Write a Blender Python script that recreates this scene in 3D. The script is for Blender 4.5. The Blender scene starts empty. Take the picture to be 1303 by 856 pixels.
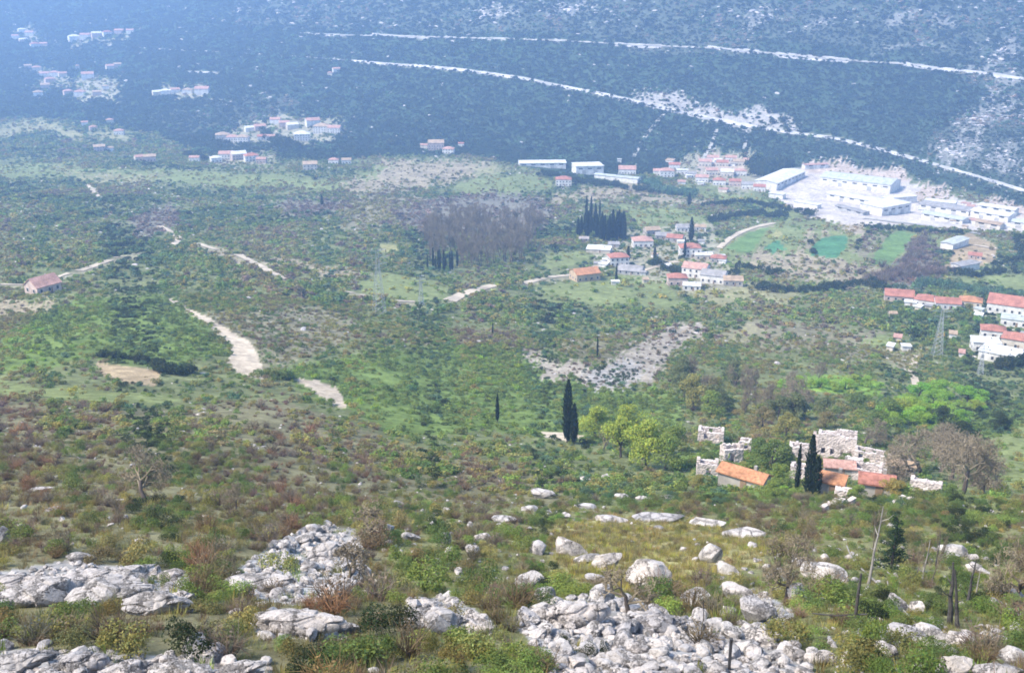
import bpy, bmesh, math, random
import numpy as np
from mathutils import Vector, Matrix
from mathutils.bvhtree import BVHTree

S = bpy.context.scene
C = S.collection
# ------------------------------------------------------------------ camera, sky, sun, exposure
F, PW, PH, PITCH, CAMZ = 1397.0, 1303.0, 856.0, math.radians(19.5), 240.0
cam = bpy.data.cameras.new('camera')
cam.sensor_width = 36.0
cam.lens = 36.0 * F / PW
cam.clip_start, cam.clip_end = 0.5, 20000.0
cam_o = bpy.data.objects.new('camera', cam)
C.objects.link(cam_o)
cam_o.location = (0, 0, CAMZ)
cam_o.rotation_euler = (math.pi/2 - PITCH, 0, 0)
S.camera = cam_o

SUN_EL, SUN_AZ = 50.0, -112.0          # degrees; azimuth from straight ahead, minus is left
w = bpy.data.worlds.new('World')
S.world = w
w.use_nodes = True
nt = w.node_tree
bg = nt.nodes['Background']
sky = nt.nodes.new('ShaderNodeTexSky')
sky.sky_type = 'NISHITA'
sky.sun_disc = False
sky.sun_elevation = math.radians(SUN_EL)
sky.sun_rotation = math.radians(SUN_AZ)
sky.dust_density = 0.6
nt.links.new(sky.outputs[0], bg.inputs[0])
bg.inputs[1].default_value = 0.15
sl = bpy.data.lights.new('sun', 'SUN')
sl.energy = 3.2
sl.angle = math.radians(12)
sl.color = (1.0, 0.92, 0.79)
so = bpy.data.objects.new('sun', sl)
C.objects.link(so)
_e, _a = math.radians(SUN_EL), math.radians(SUN_AZ)
sd = Vector((math.sin(_a)*math.cos(_e), math.cos(_a)*math.cos(_e), math.sin(_e)))
so.rotation_euler = sd.to_track_quat('Z', 'Y').to_euler()
S.view_settings.view_transform = 'Standard'
S.view_settings.look = 'None'
S.view_settings.exposure = 1.43
S.view_settings.gamma = 1.0
S.render.engine = 'CYCLES'
S.cycles.max_bounces = 5
S.cycles.diffuse_bounces = 2
S.cycles.glossy_bounces = 1
S.cycles.transmission_bounces = 2
S.cycles.transparent_max_bounces = 4
S.cycles.volume_bounces = 1
S.cycles.use_denoising = True
S.cycles.filter_width = 1.75
HAZE_DENSITY = 0.00028

rng = np.random.default_rng(7)
random.seed(7)

# ------------------------------------------------------------------ small helpers
def tag(o, label=None, cat=None, group=None, kind=None):
    if label: o['label'] = label
    if cat: o['category'] = cat
    if group: o['group'] = group
    if kind: o['kind'] = kind
    return o

def mesh_np(name, v, f, mats=(), smooth=False):
    """v: Nx3; f: an MxK array, or a list of such arrays."""
    fs = f if isinstance(f, list) and np.ndim(f[0]) == 2 else [f]
    fs = [np.asarray(a, dtype=np.int32) for a in fs if len(a)]
    me = bpy.data.meshes.new(name)
    v = np.asarray(v, dtype=np.float32)
    me.vertices.add(len(v))
    me.vertices.foreach_set('co', v.ravel())
    loops = np.concatenate([a.ravel() for a in fs])
    tot = np.concatenate([np.full(len(a), a.shape[1], dtype=np.int32) for a in fs])
    start = np.concatenate([[0], np.cumsum(tot)[:-1]]).astype(np.int32)
    me.loops.add(len(loops))
    me.loops.foreach_set('vertex_index', loops)
    me.polygons.add(len(tot))
    me.polygons.foreach_set('loop_start', start)
    me.polygons.foreach_set('use_smooth', np.full(len(tot), bool(smooth)))
    for m in mats:
        me.materials.append(m)
    me.update(calc_edges=True)
    me.validate()
    return me

def link(name, me, parent=None, loc=None, rz=0.0, sc=None):
    o = bpy.data.objects.new(name, me)
    C.objects.link(o)
    if parent: o.parent = parent
    if loc is not None: o.location = loc
    if rz: o.rotation_euler[2] = rz
    if sc is not None: o.scale = sc if hasattr(sc, '__len__') else (sc, sc, sc)
    return o

class MB:
    """collects simple solids into one mesh"""
    def __init__(self):
        self.v, self.q, self.t, self.n = [], [], [], 0
    def add(self, v, q=(), t=()):
        v = np.asarray(v, dtype=np.float32)
        if len(q): self.q.append(np.asarray(q, dtype=np.int32) + self.n)
        if len(t): self.t.append(np.asarray(t, dtype=np.int32) + self.n)
        self.v.append(v)
        self.n += len(v)
        return self
    def box(self, x0, x1, y0, y1, z0, z1):
        v = [(x, y, z) for z in (z0, z1) for y in (y0, y1) for x in (x0, x1)]
        q = [(0,2,3,1), (4,5,7,6), (0,1,5,4), (2,6,7,3), (0,4,6,2), (1,3,7,5)]
        return self.add(v, q)
    def tube(self, pts, rad, sides=5, cap=True):
        pts = np.asarray(pts, dtype=float)
        n = len(pts)
        rad = np.broadcast_to(np.asarray(rad, dtype=float), (n,))
        tan = np.gradient(pts, axis=0)
        tan /= np.linalg.norm(tan, axis=1)[:, None] + 1e-9
        ref = np.array([0.31, 0.11, 0.05]) if abs(tan[0][2]) > .9 else np.array([0, 0, 1.0])
        a = np.cross(tan, ref); a /= np.linalg.norm(a, axis=1)[:, None] + 1e-9
        b = np.cross(tan, a)
        th = np.arange(sides) * 2*math.pi/sides
        v = pts[:, None] + rad[:, None, None]*(a[:, None]*np.cos(th)[None, :, None] + b[:, None]*np.sin(th)[None, :, None])
        q = []
        for i in range(n-1):
            for k in range(sides):
                k2 = (k+1) % sides
                q.append((i*sides+k, i*sides+k2, (i+1)*sides+k2, (i+1)*sides+k))
        v = v.reshape(-1, 3)
        t = []
        if cap:
            v = np.vstack([v, pts[-1]])
            t = [((n-1)*sides+k, (n-1)*sides+(k+1) % sides, n*sides) for k in range(sides)]
        return self.add(v, q, t)
    def mesh(self, name, *mats, smooth=False):
        return mesh_np(name, np.vstack(self.v), ([np.vstack(self.q)] if self.q else []) + ([np.vstack(self.t)] if self.t else []), mats, smooth)

def _h(ix, iy, seed):
    n = (ix.astype(np.int64)*374761393 + iy.astype(np.int64)*668265263 + seed*1442695041) & 0xFFFFFFFF
    n = ((n ^ (n >> 13))*1274126177) & 0xFFFFFFFF
    return ((n ^ (n >> 16)) & 0xFFFF) / 65535.0
def vnoise(x, y, seed=0):
    """value noise, -1..1"""
    ix, iy = np.floor(x), np.floor(y)
    fx, fy = x-ix, y-iy
    fx, fy = fx*fx*(3-2*fx), fy*fy*(3-2*fy)
    ix, iy = ix.astype(np.int64), iy.astype(np.int64)
    a, b = _h(ix, iy, seed), _h(ix+1, iy, seed)
    c, d = _h(ix, iy+1, seed), _h(ix+1, iy+1, seed)
    return 2*((a*(1-fx)+b*fx)*(1-fy) + (c*(1-fx)+d*fx)*fy) - 1
def fbm(x, y, seed=0, oct=3):
    r, a = 0, 1.0
    for i in range(oct):
        r = r + a*vnoise(x*2**i + 13.7*i, y*2**i - 7.1*i, seed+i)
        a *= .5
    return r / (2 - .5**(oct-1))

# ------------------------------------------------------------------ materials
def mat(name, build):
    m = bpy.data.materials.new(name)
    m.use_nodes = True
    t = m.node_tree
    p = t.nodes['Principled BSDF']
    p.inputs['Roughness'].default_value = .9
    p.inputs['Specular IOR Level'].default_value = .15
    build(t, t.nodes, t.links, p)
    return m
def nz(t, scale, detail=4, coord='Object', rough=.6):
    tc = t.nodes.new('ShaderNodeTexCoord') if coord != 'pos' else t.nodes.new('ShaderNodeNewGeometry')
    n = t.nodes.new('ShaderNodeTexNoise')
    n.inputs['Scale'].default_value = scale
    n.inputs['Detail'].default_value = detail
    n.inputs['Roughness'].default_value = rough
    t.links.new(tc.outputs['Position' if coord == 'pos' else coord], n.inputs['Vector'])
    return n
def ramp(t, src, stops):
    r = t.nodes.new('ShaderNodeValToRGB')
    e = r.color_ramp.elements
    while len(e) < len(stops): e.new(.5)
    for k, (p, c) in zip(e, stops):
        k.position = p
        k.color = (*c, 1) if hasattr(c, '__len__') else (c, c, c, 1)
    t.links.new(src, r.inputs[0])
    return r
def mul(t, a, b, fac=1.0):
    m = t.nodes.new('ShaderNodeMix')
    m.data_type, m.blend_type = 'RGBA', 'MULTIPLY'
    m.inputs[0].default_value = fac
    t.links.new(a, m.inputs[6]); t.links.new(b, m.inputs[7])
    return m.outputs[2]

def noisy(name, base, scale=1.0, var=(.7, 1.25), rough=.9, coord='Object', bump=0.0, scale2=None):
    def b(t, N, L, p):
        n = nz(t, scale, 6, coord)
        r = ramp(t, n.outputs[0], [(.3, tuple(c*var[0] for c in base)), (.7, tuple(min(1, c*var[1]) for c in base))])
        out = r.outputs[0]
        if scale2:
            n2 = nz(t, scale2, 3, coord)
            r2 = ramp(t, n2.outputs[0], [(.35, .72), (.65, 1.1)])
            out = mul(t, out, r2.outputs[0])
        L.new(out, p.inputs['Base Color'])
        p.inputs['Roughness'].default_value = rough
        if bump:
            bp = N.new('ShaderNodeBump')
            bp.inputs['Strength'].default_value = bump
            L.new(n.outputs[0], bp.inputs['Height'])
            L.new(bp.outputs[0], p.inputs['Normal'])
    return mat(name, b)

def ground_build(t, N, L, p):
    at = N.new('ShaderNodeVertexColor'); at.layer_name = 'cover'
    n1 = nz(t, .35, 8, 'pos', .7)
    r1 = ramp(t, n1.outputs[0], [(.28, .55), (.5, .95), (.72, 1.45)])
    n2 = nz(t, .05, 5, 'pos', .65)
    r2 = ramp(t, n2.outputs[0], [(.3, .72), (.7, 1.25)])
    n3 = nz(t, 4.0, 5, 'pos', .7)
    r3 = ramp(t, n3.outputs[0], [(.3, .7), (.7, 1.3)])
    c = mul(t, mul(t, mul(t, at.outputs[0], r1.outputs[0]), r2.outputs[0]), r3.outputs[0])
    L.new(c, p.inputs['Base Color'])
    bp = N.new('ShaderNodeBump'); bp.inputs['Strength'].default_value = .6; bp.inputs['Distance'].default_value = .4
    L.new(n1.outputs[0], bp.inputs['Height']); L.new(bp.outputs[0], p.inputs['Normal'])
    p.inputs['Specular IOR Level'].default_value = 0.0
M_GROUND = mat('ground', ground_build)

def leaf_build(t, N, L, p):
    at = N.new('ShaderNodeAttribute'); at.attribute_type = 'INSTANCER'; at.attribute_name = 'tint'
    sh = N.new('ShaderNodeAttribute'); sh.attribute_name = 'shade'
    c = mul(t, at.outputs['Color'], sh.outputs['Color'])
    L.new(c, p.inputs['Base Color'])
    p.inputs['Roughness'].default_value = .7
    tr = N.new('ShaderNodeBsdfTranslucent'); L.new(c, tr.inputs[0])
    mx = N.new('ShaderNodeMixShader'); mx.inputs[0].default_value = .33
    L.new(p.outputs[0], mx.inputs[1]); L.new(tr.outputs[0], mx.inputs[2])
    L.new(mx.outputs[0], N['Material Output'].inputs['Surface'])
M_LEAF = mat('leaf', leaf_build)
M_BARK = noisy('bark', (.10, .08, .068), 3.0)
M_TWIG = noisy('grey_twig', (.205, .168, .115), 2.0)
M_CHAR = noisy('charred_bark', (.055, .05, .047), 4.0, (.5, 1.6))
M_GREYWOOD = noisy('weathered_wood', (.24, .22, .20), 3.0)
def rock_build(t, N, L, p):
    n0 = nz(t, 1.6, 8, 'pos', .72)
    r0 = ramp(t, n0.outputs[0], [(.28, (.23, .21, .195)), (.40, (.42, .395, .375)), (.54, (.51, .48, .46)), (.75, (.58, .55, .53))])
    n2 = nz(t, 9.0, 6, 'pos', .75)
    r2 = ramp(t, n2.outputs[0], [(.33, .55), (.55, 1.05)])
    vo = N.new('ShaderNodeTexVoronoi'); vo.feature = 'DISTANCE_TO_EDGE'; vo.inputs['Scale'].default_value = .75
    g = N.new('ShaderNodeNewGeometry')
    wv = N.new('ShaderNodeVectorMath'); wv.operation = 'ADD'
    sc = N.new('ShaderNodeVectorMath'); sc.operation = 'SCALE'; sc.inputs['Scale'].default_value = 1.3
    L.new(n2.outputs['Color'], sc.inputs[0]); L.new(g.outputs['Position'], wv.inputs[0]); L.new(sc.outputs[0], wv.inputs[1])
    L.new(wv.outputs[0], vo.inputs['Vector'])
    r4 = ramp(t, vo.outputs['Distance'], [(.0, .62), (.02, .88), (.07, 1.0)])
    oi = N.new('ShaderNodeObjectInfo')
    r3 = ramp(t, oi.outputs['Random'], [(0, (.78, .77, .79)), (.5, (1, .98, .965)), (1, (1.0, .95, .925))])
    c = mul(t, mul(t, mul(t, r0.outputs[0], r2.outputs[0]), r3.outputs[0]), r4.outputs[0])
    L.new(c, p.inputs['Base Color'])
    bp = N.new('ShaderNodeBump'); bp.inputs['Strength'].default_value = .9; bp.inputs['Distance'].default_value = .12
    L.new(n2.outputs[0], bp.inputs['Height'])
    b2 = N.new('ShaderNodeBump'); b2.inputs['Strength'].default_value = .9; b2.inputs['Distance'].default_value = .25
    L.new(r4.outputs[0], b2.inputs['Height']); L.new(bp.outputs[0], b2.inputs['Normal'])
    L.new(b2.outputs[0], p.inputs['Normal'])
M_ROCK = mat('limestone', rock_build)
M_TRACK = noisy('pale_track_dirt', (.46, .385, .29), .25, (.75, 1.2), coord='pos', scale2=.04)
M_STEEL = noisy('galvanised_steel', (.34, .35, .36), 1.0, (.85, 1.1), .6)
M_IRON = noisy('dark_iron', (.05, .048, .05), 5.0, (.6, 1.5), .7)
M_DARK = noisy('dark_opening', (.035, .035, .04), 1.0, (.8, 1.2), .5)
_wallm, _roofm = {}, {}
WALLC = {'white': (.62, .59, .55), 'cream': (.52, .46, .38), 'pink': (.48, .37, .32), 'stone': (.36, .33, .30), 'tan': (.45, .34, .23), 'grey': (.38, .37, .36)}
ROOFC = {'red': (.36, .16, .12), 'orange': (.42, .205, .11), 'pink': (.42, .25, .205), 'grey': (.29, .275, .27), 'white': (.54, .53, .515),
         'pale': (.40, .42, .395), 'tan': (.38, .28, .195), 'stone': (.33, .29, .27)}
def wallm(k):
    if k not in _wallm: _wallm[k] = noisy(k + '_render', WALLC[k], .8, (.82, 1.08), scale2=.3)
    return _wallm[k]
def roofm(k):
    if k not in _roofm: _roofm[k] = noisy(k + '_roofing', ROOFC[k], 2.2, (.55, 1.25) if k not in ('white', 'pale') else (.85, 1.1), scale2=.3)
    return _roofm[k]
# ------------------------------------------------------------------ terrain: one heightfield, fitted to where the slopes lie
YS = np.array([856,800,750,700,660,640,620,600,560,520,500,440,400,360,300,250,215,190,150,100,50,0,-60], float)
DC = {100: [26,33,40,50,63,71,82,96,130,175,200,280,350,430,640,900,1150,1350,1600,1900,2250,2700,3300],
      650: [30,38,50,68,94,115,142,165,215,270,303,400,480,590,800,1000,1170,1300,1380,1480,1590,1710,1880],
      1200: [34,44,58,82,118,150,185,210,260,318,345,445,540,655,870,1055,1150,1200,1280,1370,1470,1580,1730]}
gy = np.arange(-60, 901, 4.0)
gx = np.arange(-200, 1501, 20.0)
cols = {k: np.interp(gy, YS[::-1], np.log(np.array(v, float))[::-1]) for k, v in DC.items()}
for k in cols:                                               # continue the slope a little below the frame
    sl_ = (math.log(DC[k][0]) - math.log(DC[k][1])) / 56.0
    cols[k] = np.where(gy > 856, math.log(DC[k][0]) + sl_*(gy-856), cols[k])
tab = np.stack([np.interp(gx, [100, 650, 1200], [cols[100][i], cols[650][i], cols[1200][i]]) for i in range(len(gy))])
def smooth(a, n, ax):
    k = np.exp(-np.linspace(-2, 2, 2*n+1)**2); k /= k.sum()
    p = np.pad(a, [(n, n) if i == ax else (0, 0) for i in range(2)], mode='reflect', reflect_type='odd')
    return np.apply_along_axis(lambda r: np.convolve(r, k, 'valid'), ax, p)
tab = smooth(smooth(tab, 4, 0), 9, 1)
def bil(t, i, j):
    i = np.clip(i, 0, t.shape[0]-1.001); j = np.clip(j, 0, t.shape[1]-1.001)
    a, b = i.astype(int), j.astype(int)
    u, v = i-a, j-b
    return (t[a, b]*(1-v)+t[a, b+1]*v)*(1-u) + (t[a+1, b]*(1-v)+t[a+1, b+1]*v)*u
CP, SP = math.cos(PITCH), math.sin(PITCH)
az = np.linspace(-.57, .57, 115)
ys_ = np.arange(-60, 890, 2.0)
LY = np.linspace(math.log(20), math.log(5000), 500)
ZT = np.zeros((len(az), len(LY)))
for k, a in enumerate(az):
    v = (428-ys_)/F
    x = 651.5 + F*a*(CP + v*SP)
    ly = bil(tab, (ys_+60)/4.0, (x+200)/20.0)
    Yd = np.exp(ly)
    z = Yd*(-SP + v*CP)/(CP + v*SP)
    o = np.argsort(Yd)
    zz = np.interp(np.exp(LY), Yd[o], z[o])
    far = np.exp(LY) > Yd.max()
    ze = z[np.argmax(Yd)]
    zz[far] = ze + 22*(1-np.exp(-(np.exp(LY)[far]-Yd.max())/90.0)) - .01*(np.exp(LY)[far]-Yd.max())
    near = np.exp(LY) < Yd.min()
    zn = z[np.argmin(Yd)]
    zz[near] = -1.9 + (zn+1.9)*(np.exp(LY)[near]-1)/(Yd.min()-1)
    ZT[k] = zz
ZT = smooth(ZT, 3, 1)

mean = np.exp(bil(tab, (np.arange(870, -60, -1.9)+60)/4.0, np.full(490, 851/20.0)[:len(np.arange(870, -60, -1.9))]))
rows = np.concatenate([np.linspace(-14, 27, 42), mean[mean > 28], np.geomspace(mean[-1]*1.006, 3500, 100), np.geomspace(3560, 4300, 12)])
NS = 760
sv = np.linspace(-1, 1, NS)
KS = .62
def zbase(X, Y):
    a = np.clip(X/np.maximum(Y, 1.0), -.569, .569)
    Ym = np.maximum(Y, 20.001)
    z = bil(ZT, (a+.57)/(1.14/114), (np.log(Ym)-LY[0])/(LY[1]-LY[0]))
    z20 = bil(ZT, (a+.57)/(1.14/114), np.zeros_like(Y))
    zn = -1.9 + (z20+1.9)*(Y-1)/19.0
    zb = np.where(Y < 20, np.where(Y < 1, -1.9 + .35*(1-Y), zn), z)
    return zb
YY, SS = np.meshgrid(rows, sv, indexing='ij')
XX = SS*(YY+10)*KS
ZZ = zbase(XX, YY)
Yp = np.maximum(YY, 1)
for lam, amp, s in ((420, 7.0, 1), (150, 3.6, 2), (55, 1.5, 3), (20, .75, 4), (7, .33, 5), (2.5, .12, 6)):
    fade = np.clip((Yp/(lam*2.0)-.35)/.65, 0, 1) * np.clip((Yp-8)/20, 0, 1)
    ZZ += amp*fade*vnoise(XX/lam+31.3*s, YY/lam-17.7*s, s)
hill = np.clip((YY-1350)/300, 0, 1)                            # gullies and spurs on the far hillside
ZZ += hill*10*vnoise((XX+.35*YY)/170.0, YY/900.0, 11) + hill*4*vnoise((XX-.2*YY)/60.0, YY/400.0, 12)
ZZ += CAMZ

def project(X, Y, Z):
    z = Z-CAMZ
    dep = Y*CP - z*SP
    up = Y*SP + z*CP
    dep = np.where(dep < .5, .5, dep)
    return 651.5 + F*X/dep, 428 - F*up/dep, dep
PX, PY, DEP = project(XX, YY, ZZ)

# ------------------------------------------------------------------ land cover: which ground grows what
TINT0 = {'pine': (.037, .062, .044), 'dk': (.030, .047, .020), 'green': (.052, .082, .026), 'mid': (.075, .112, .030), 'olive': (.105, .112, .042), 'lime': (.14, .225, .035),
        'yg': (.20, .21, .055), 'brown': (.100, .082, .060), 'mauve': (.105, .090, .080), 'orange': (.135, .088, .055), 'grey': (.15, .14, .125),
        'khaki': (.120, .115, .060), 'teal': (.04, .075, .045), 'pale': (.22, .205, .11)}
TINT = {k: tuple(min(.6, c*w_*(1.3 if k in ('lime', 'pale', 'yg') else 1.1 if k in ('pine', 'dk') else 1.5 if k in ('brown', 'mauve', 'orange', 'grey', 'khaki') else 2.0)) for c, w_ in zip(v, (1.14, 1.0, .82))) for k, v in TINT0.items()}
MIX = {'mid': [('dk', .08), ('teal', .10), ('green', .32), ('mid', .16), ('olive', .22), ('mauve', .07), ('khaki', .05)],
       'dense': [('dk', .08), ('teal', .06), ('green', .38), ('mid', .36), ('lime', .05), ('olive', .07)],
       'heath': [('dk', .05), ('green', .17), ('mid', .12), ('olive', .22), ('khaki', .09), ('brown', .14), ('mauve', .16), ('orange', .04)],
       'fg': [('dk', .10), ('green', .27), ('mid', .20), ('olive', .20), ('khaki', .07), ('mauve', .14), ('brown', .14)],
       'grassy': [('mid', .3), ('olive', .3), ('yg', .2), ('khaki', .2)],
       'mauve': [('mauve', .6), ('grey', .25), ('dk', .08), ('brown', .07)],
       'forest': [('pine', .6), ('dk', .3), ('teal', .1)],
       'farrock': [('pine', .4), ('dk', .3), ('teal', .2), ('grey', .1)],
       'lime': [('lime', .7), ('mid', .2), ('yg', .1)],
       'oliveheath': [('olive', .35), ('khaki', .25), ('mauve', .2), ('green', .2)],
       'dry': [('khaki', .4), ('olive', .3), ('yg', .2), ('pale', .1)]}
#        name        ground albedo        cover  mix       rock cover
CLS = [('scrub',    (.135, .150, .070),   .78,  'mid',     .012),
       ('forest',   (.042, .064, .036),   1.25,  'forest',  .010),
       ('farrock',  (.072, .086, .062),   1.0,  'farrock', .05),
       ('heath',    (.165, .155, .090),   .72,  'heath',   .030),
       ('fg',       (.165, .165, .080),   .66,  'fg',      .035),
       ('dense',    (.120, .165, .050),   .80,  'dense',   .0),
       ('meadow',   (.165, .190, .078),   .12,  'grassy',  .0),
       ('palemeadow', (.225, .215, .115), .12,  'grassy',  .004),
       ('dry',      (.265, .245, .115),   .20,  'dry',     .015),
       ('lime',     (.165, .255, .050),   .55,  'lime',    .0),
       ('tan',      (.290, .225, .140),   .06,  'dry',     .01),
       ('verge',    (.230, .215, .140),   .0,  'dry',     .0),
       ('track',    (.430, .360, .275),   .0,   'dry',     .0),
       ('scree',    (.330, .315, .300),   .03,  'heath',   .0),
       ('gully',    (.285, .250, .200),   .17,  'mauve',   .05),
       ('mauve',    (.170, .160, .125),   .55,  'mauve',   .0),
       ('teal',     (.070, .170, .080),   .0,   'mid',     .0),
       ('crop',     (.120, .190, .065),   .0,   'mid',     .0),
       ('yellow',   (.260, .250, .110),   .0,   'mid',     .0),
       ('yard',     (.430, .385, .350),   .0,   'dry',     .0),
       ('cut',      (.370, .300, .245),   .10,  'dry',     .05),
       ('terrace',  (.270, .230, .155),   .18,  'oliveheath', .0),
       ('oliveheath', (.195, .180, .115), .50,  'oliveheath', .01),
       ('whitecut', (.300, .280, .255),   .30,  'farrock', .08),
       ('crag',     (.170, .170, .150),   .55,  'farrock', .30),
       ('town',     (.255, .240, .170),   .30,  'mid',     .0),
       ('soil',     (.310, .260, .190),   .10,  'dry',     .0)]
CID = {c[0]: i for i, c in enumerate(CLS)}
MX, MY = 300, 120
LC = np.zeros((856+2*MY, 1303+2*MX), dtype=np.uint8)
LYg, LXg = np.mgrid[0:LC.shape[0], 0:LC.shape[1]]
def paint(cls, poly):
    p = np.array(poly, float) + (MX, MY)
    x0, x1 = int(max(0, p[:, 0].min())), int(min(LC.shape[1], p[:, 0].max()+2))
    y0, y1 = int(max(0, p[:, 1].min())), int(min(LC.shape[0], p[:, 1].max()+2))
    X, Y = LXg[y0:y1, x0:x1]+.5, LYg[y0:y1, x0:x1]+.5
    ins = np.zeros(X.shape, bool)
    for i in range(len(p)):
        (xa, ya), (xb, yb) = p[i-1], p[i]
        if ya == yb: continue
        ins ^= ((ya > Y) != (yb > Y)) & (X < (xb-xa)*(Y-ya)/(yb-ya)+xa)
    LC[y0:y1, x0:x1][ins] = CID[cls]
BIG = 2000
paint('forest', [(-300,-120),(1603,-120),(1603,300),(1303,262),(1200,235),(1130,215),(1000,214),(960,212),(830,222),(760,228),(700,220),(660,212),(600,198),(520,196),(440,205),(270,203),(200,172),(120,153),(0,150),(-300,150)])
paint('farrock', [(260,-120),(1603,-120),(1603,40),(1303,52),(1240,75),(1180,66),(1080,60),(980,52),(880,56),(780,52),(700,40),(600,44),(480,36),(380,40),(300,30)])
paint('farrock', [(1303,35),(1260,62),(1225,85),(1210,100),(1260,110),(1230,140),(1180,175),(1195,195),(1240,210),(1303,238),(1603,300),(1603,0)])
for cg in ([(1303,38),(1275,60),(1240,82),(1228,92),(1260,92),(1303,75)], [(1250,105),(1303,88),(1303,112),(1262,125)], [(1215,150),(1240,135),(1275,128),(1303,120),(1303,150),(1250,160),(1225,175)], [(1190,190),(1210,175),(1240,168),(1260,180),(1235,200),(1215,212)],
           [(1255,205),(1303,175),(1303,215),(1275,222)], [(1090,62),(1120,55),(1145,58),(1110,64)], [(1150,60),(1190,52),(1210,58),(1170,66)], [(950,20),(985,12),(990,30),(960,36)], [(1020,30),(1050,22),(1060,34),(1030,40)], [(1110,20),(1150,10),(1160,24),(1120,34)], [(1180,22),(1210,14),(1225,30),(1190,34)], [(600,20),(650,10),(660,22),(610,30)], [(690,6),(740,2),(745,14),(700,18)]):
    paint('crag', cg)
paint('farrock', [(840,40),(980,35),(960,68),(880,72),(790,70)])
paint('farrock', [(180,150),(330,118),(380,130),(360,150),(280,160),(230,175)])
paint('palemeadow', [(-300,155),(0,156),(60,158),(110,163),(160,165),(158,175),(100,178),(40,172),(-300,175)])
paint('scrub', [(-300,172),(0,172),(180,176),(250,205),(250,222),(0,215),(-300,215)])
paint('meadow', [(-300,210),(0,208),(150,214),(330,222),(440,232),(430,242),(250,236),(100,226),(-300,226)])
paint('palemeadow', [(75,214),(150,217),(210,224),(160,230),(90,224)])
paint('terrace', [(435,236),(470,215),(520,200),(570,203),(640,214),(600,222),(545,236),(490,246),(440,247)])
paint('meadow', [(450,222),(505,207),(500,220),(462,235)])
paint('meadow', [(560,240),(600,228),(680,222),(706,230),(700,242),(640,252),(585,250)])
paint('palemeadow', [(590,216),(640,214),(650,222),(600,227)])
paint('terrace', [(700,248),(740,238),(820,238),(860,250),(900,262),(850,265),(790,255),(720,256)])
paint('meadow', [(780,262),(850,266),(905,280),(860,300),(810,292),(795,275)])
paint('oliveheath', [(420,260),(520,232),(560,255),(540,285),(440,300)])
paint('mauve', [(500,268),(560,250),(640,248),(700,256),(712,268),(690,290),(670,300),(560,300),(530,288)])
paint('mauve', [(150,270),(215,262),(235,290),(170,300)])
paint('mauve', [(330,262),(420,252),(440,266),(350,280)])
paint('meadow', [(455,362),(495,347),(560,358),(574,380),(520,388),(470,382)])
paint('yellow', [(482,312),(506,312),(508,320),(484,320)])
paint('terrace', [(240,310),(300,318),(360,335),(430,340),(470,355),(400,350),(330,340),(260,325)])
paint('meadow', [(680,365),(760,352),(830,352),(850,372),(880,395),(790,392),(700,385)])
paint('meadow', [(690,325),(740,318),(750,332),(700,342)])
paint('palemeadow', [(865,374),(900,364),(975,366),(1024,372),(1010,386),(930,388),(880,386)])
paint('town', [(740,318),(800,298),(900,286),(930,318),(945,345),(940,368),(870,372),(800,350)])
paint('meadow', [(915,318),(950,290),(985,282),(1060,283),(1140,290),(1205,300),(1195,345),(1140,362),(1060,365),(1000,355),(940,345)])
paint('terrace', [(950,330),(1010,322),(1105,335),(1120,350),(1060,362),(960,348)])
paint('terrace', [(1018,322),(1034,292),(1046,294),(1034,318)])
paint('oliveheath', [(1078,318),(1086,292),(1118,296),(1104,330)])
paint('teal', [(1035,312),(1048,302),(1078,300),(1074,318),(1062,328),(1034,327)])
paint('crop', [(1105,334),(1128,300),(1146,293),(1166,299),(1150,320),(1128,338)])
paint('crop', [(925,315),(955,295),(978,291),(970,305),(955,325)])
paint('yellow', [(980,301),(990,292),(997,299),(984,305)])
paint('teal', [(972,316),(990,305),(1000,318),(985,323)])
paint('mauve', [(1165,315),(1205,310),(1200,350),(1150,372),(1105,362),(1130,340)])
paint('meadow', [(1225,330),(1303,350),(1603,400),(1603,420),(1303,372),(1225,360)])
paint('tan', [(1203,304),(1235,296),(1268,312),(1270,330),(1235,345),(1200,342),(1210,325)])
paint('meadow', [(870,235),(960,248),(1030,272),(1000,282),(950,262),(880,252)])
paint('soil', [(1060,284),(1095,284),(1100,294),(1070,296)])
paint('yard', [(976,246),(985,228),(1015,214),(1060,212),(1140,225),(1190,245),(1240,258),(1303,262),(1603,300),(1603,335),(1303,296),(1220,292),(1160,288),(1060,284),(1032,277),(1000,262)])
paint('cut', [(1015,212),(1060,206),(1130,215),(1160,228),(1140,236),(1060,220),(1030,220)])
paint('cut', [(1165,248),(1180,232),(1205,232),(1215,250),(1200,258),(1170,258)])
paint('cut', [(1240,262),(1280,252),(1303,258),(1603,290),(1603,320),(1303,275),(1260,272)])
paint('town', [(840,225),(870,208),(900,192),(950,192),(970,205),(985,235),(975,250),(930,240),(890,235)])
paint('cut', [(884,222),(900,200),(950,200),(955,214),(910,226)])
for a in ([(30,88),(80,92),(85,102),(60,116),(50,125),(44,120),(60,104)], [(85,50),(160,40),(160,46),(95,55)], [(15,40),(50,38),(62,60),(40,64)],
          [(195,115),(262,110),(265,126),(205,128)], [(275,168),(340,150),(430,150),(436,172),(395,186),(340,184),(280,184)], [(268,194),(335,192),(336,208),(268,208)], [(95,95),(142,92),(140,122),(90,124)]):
    paint('town', a)
paint('whitecut', [(795,122),(850,120),(905,142),(980,150),(1010,168),(980,170),(900,156),(840,140)])
paint('whitecut', [(918,142),(960,138),(1005,152),(1010,165),(930,158)])
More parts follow.
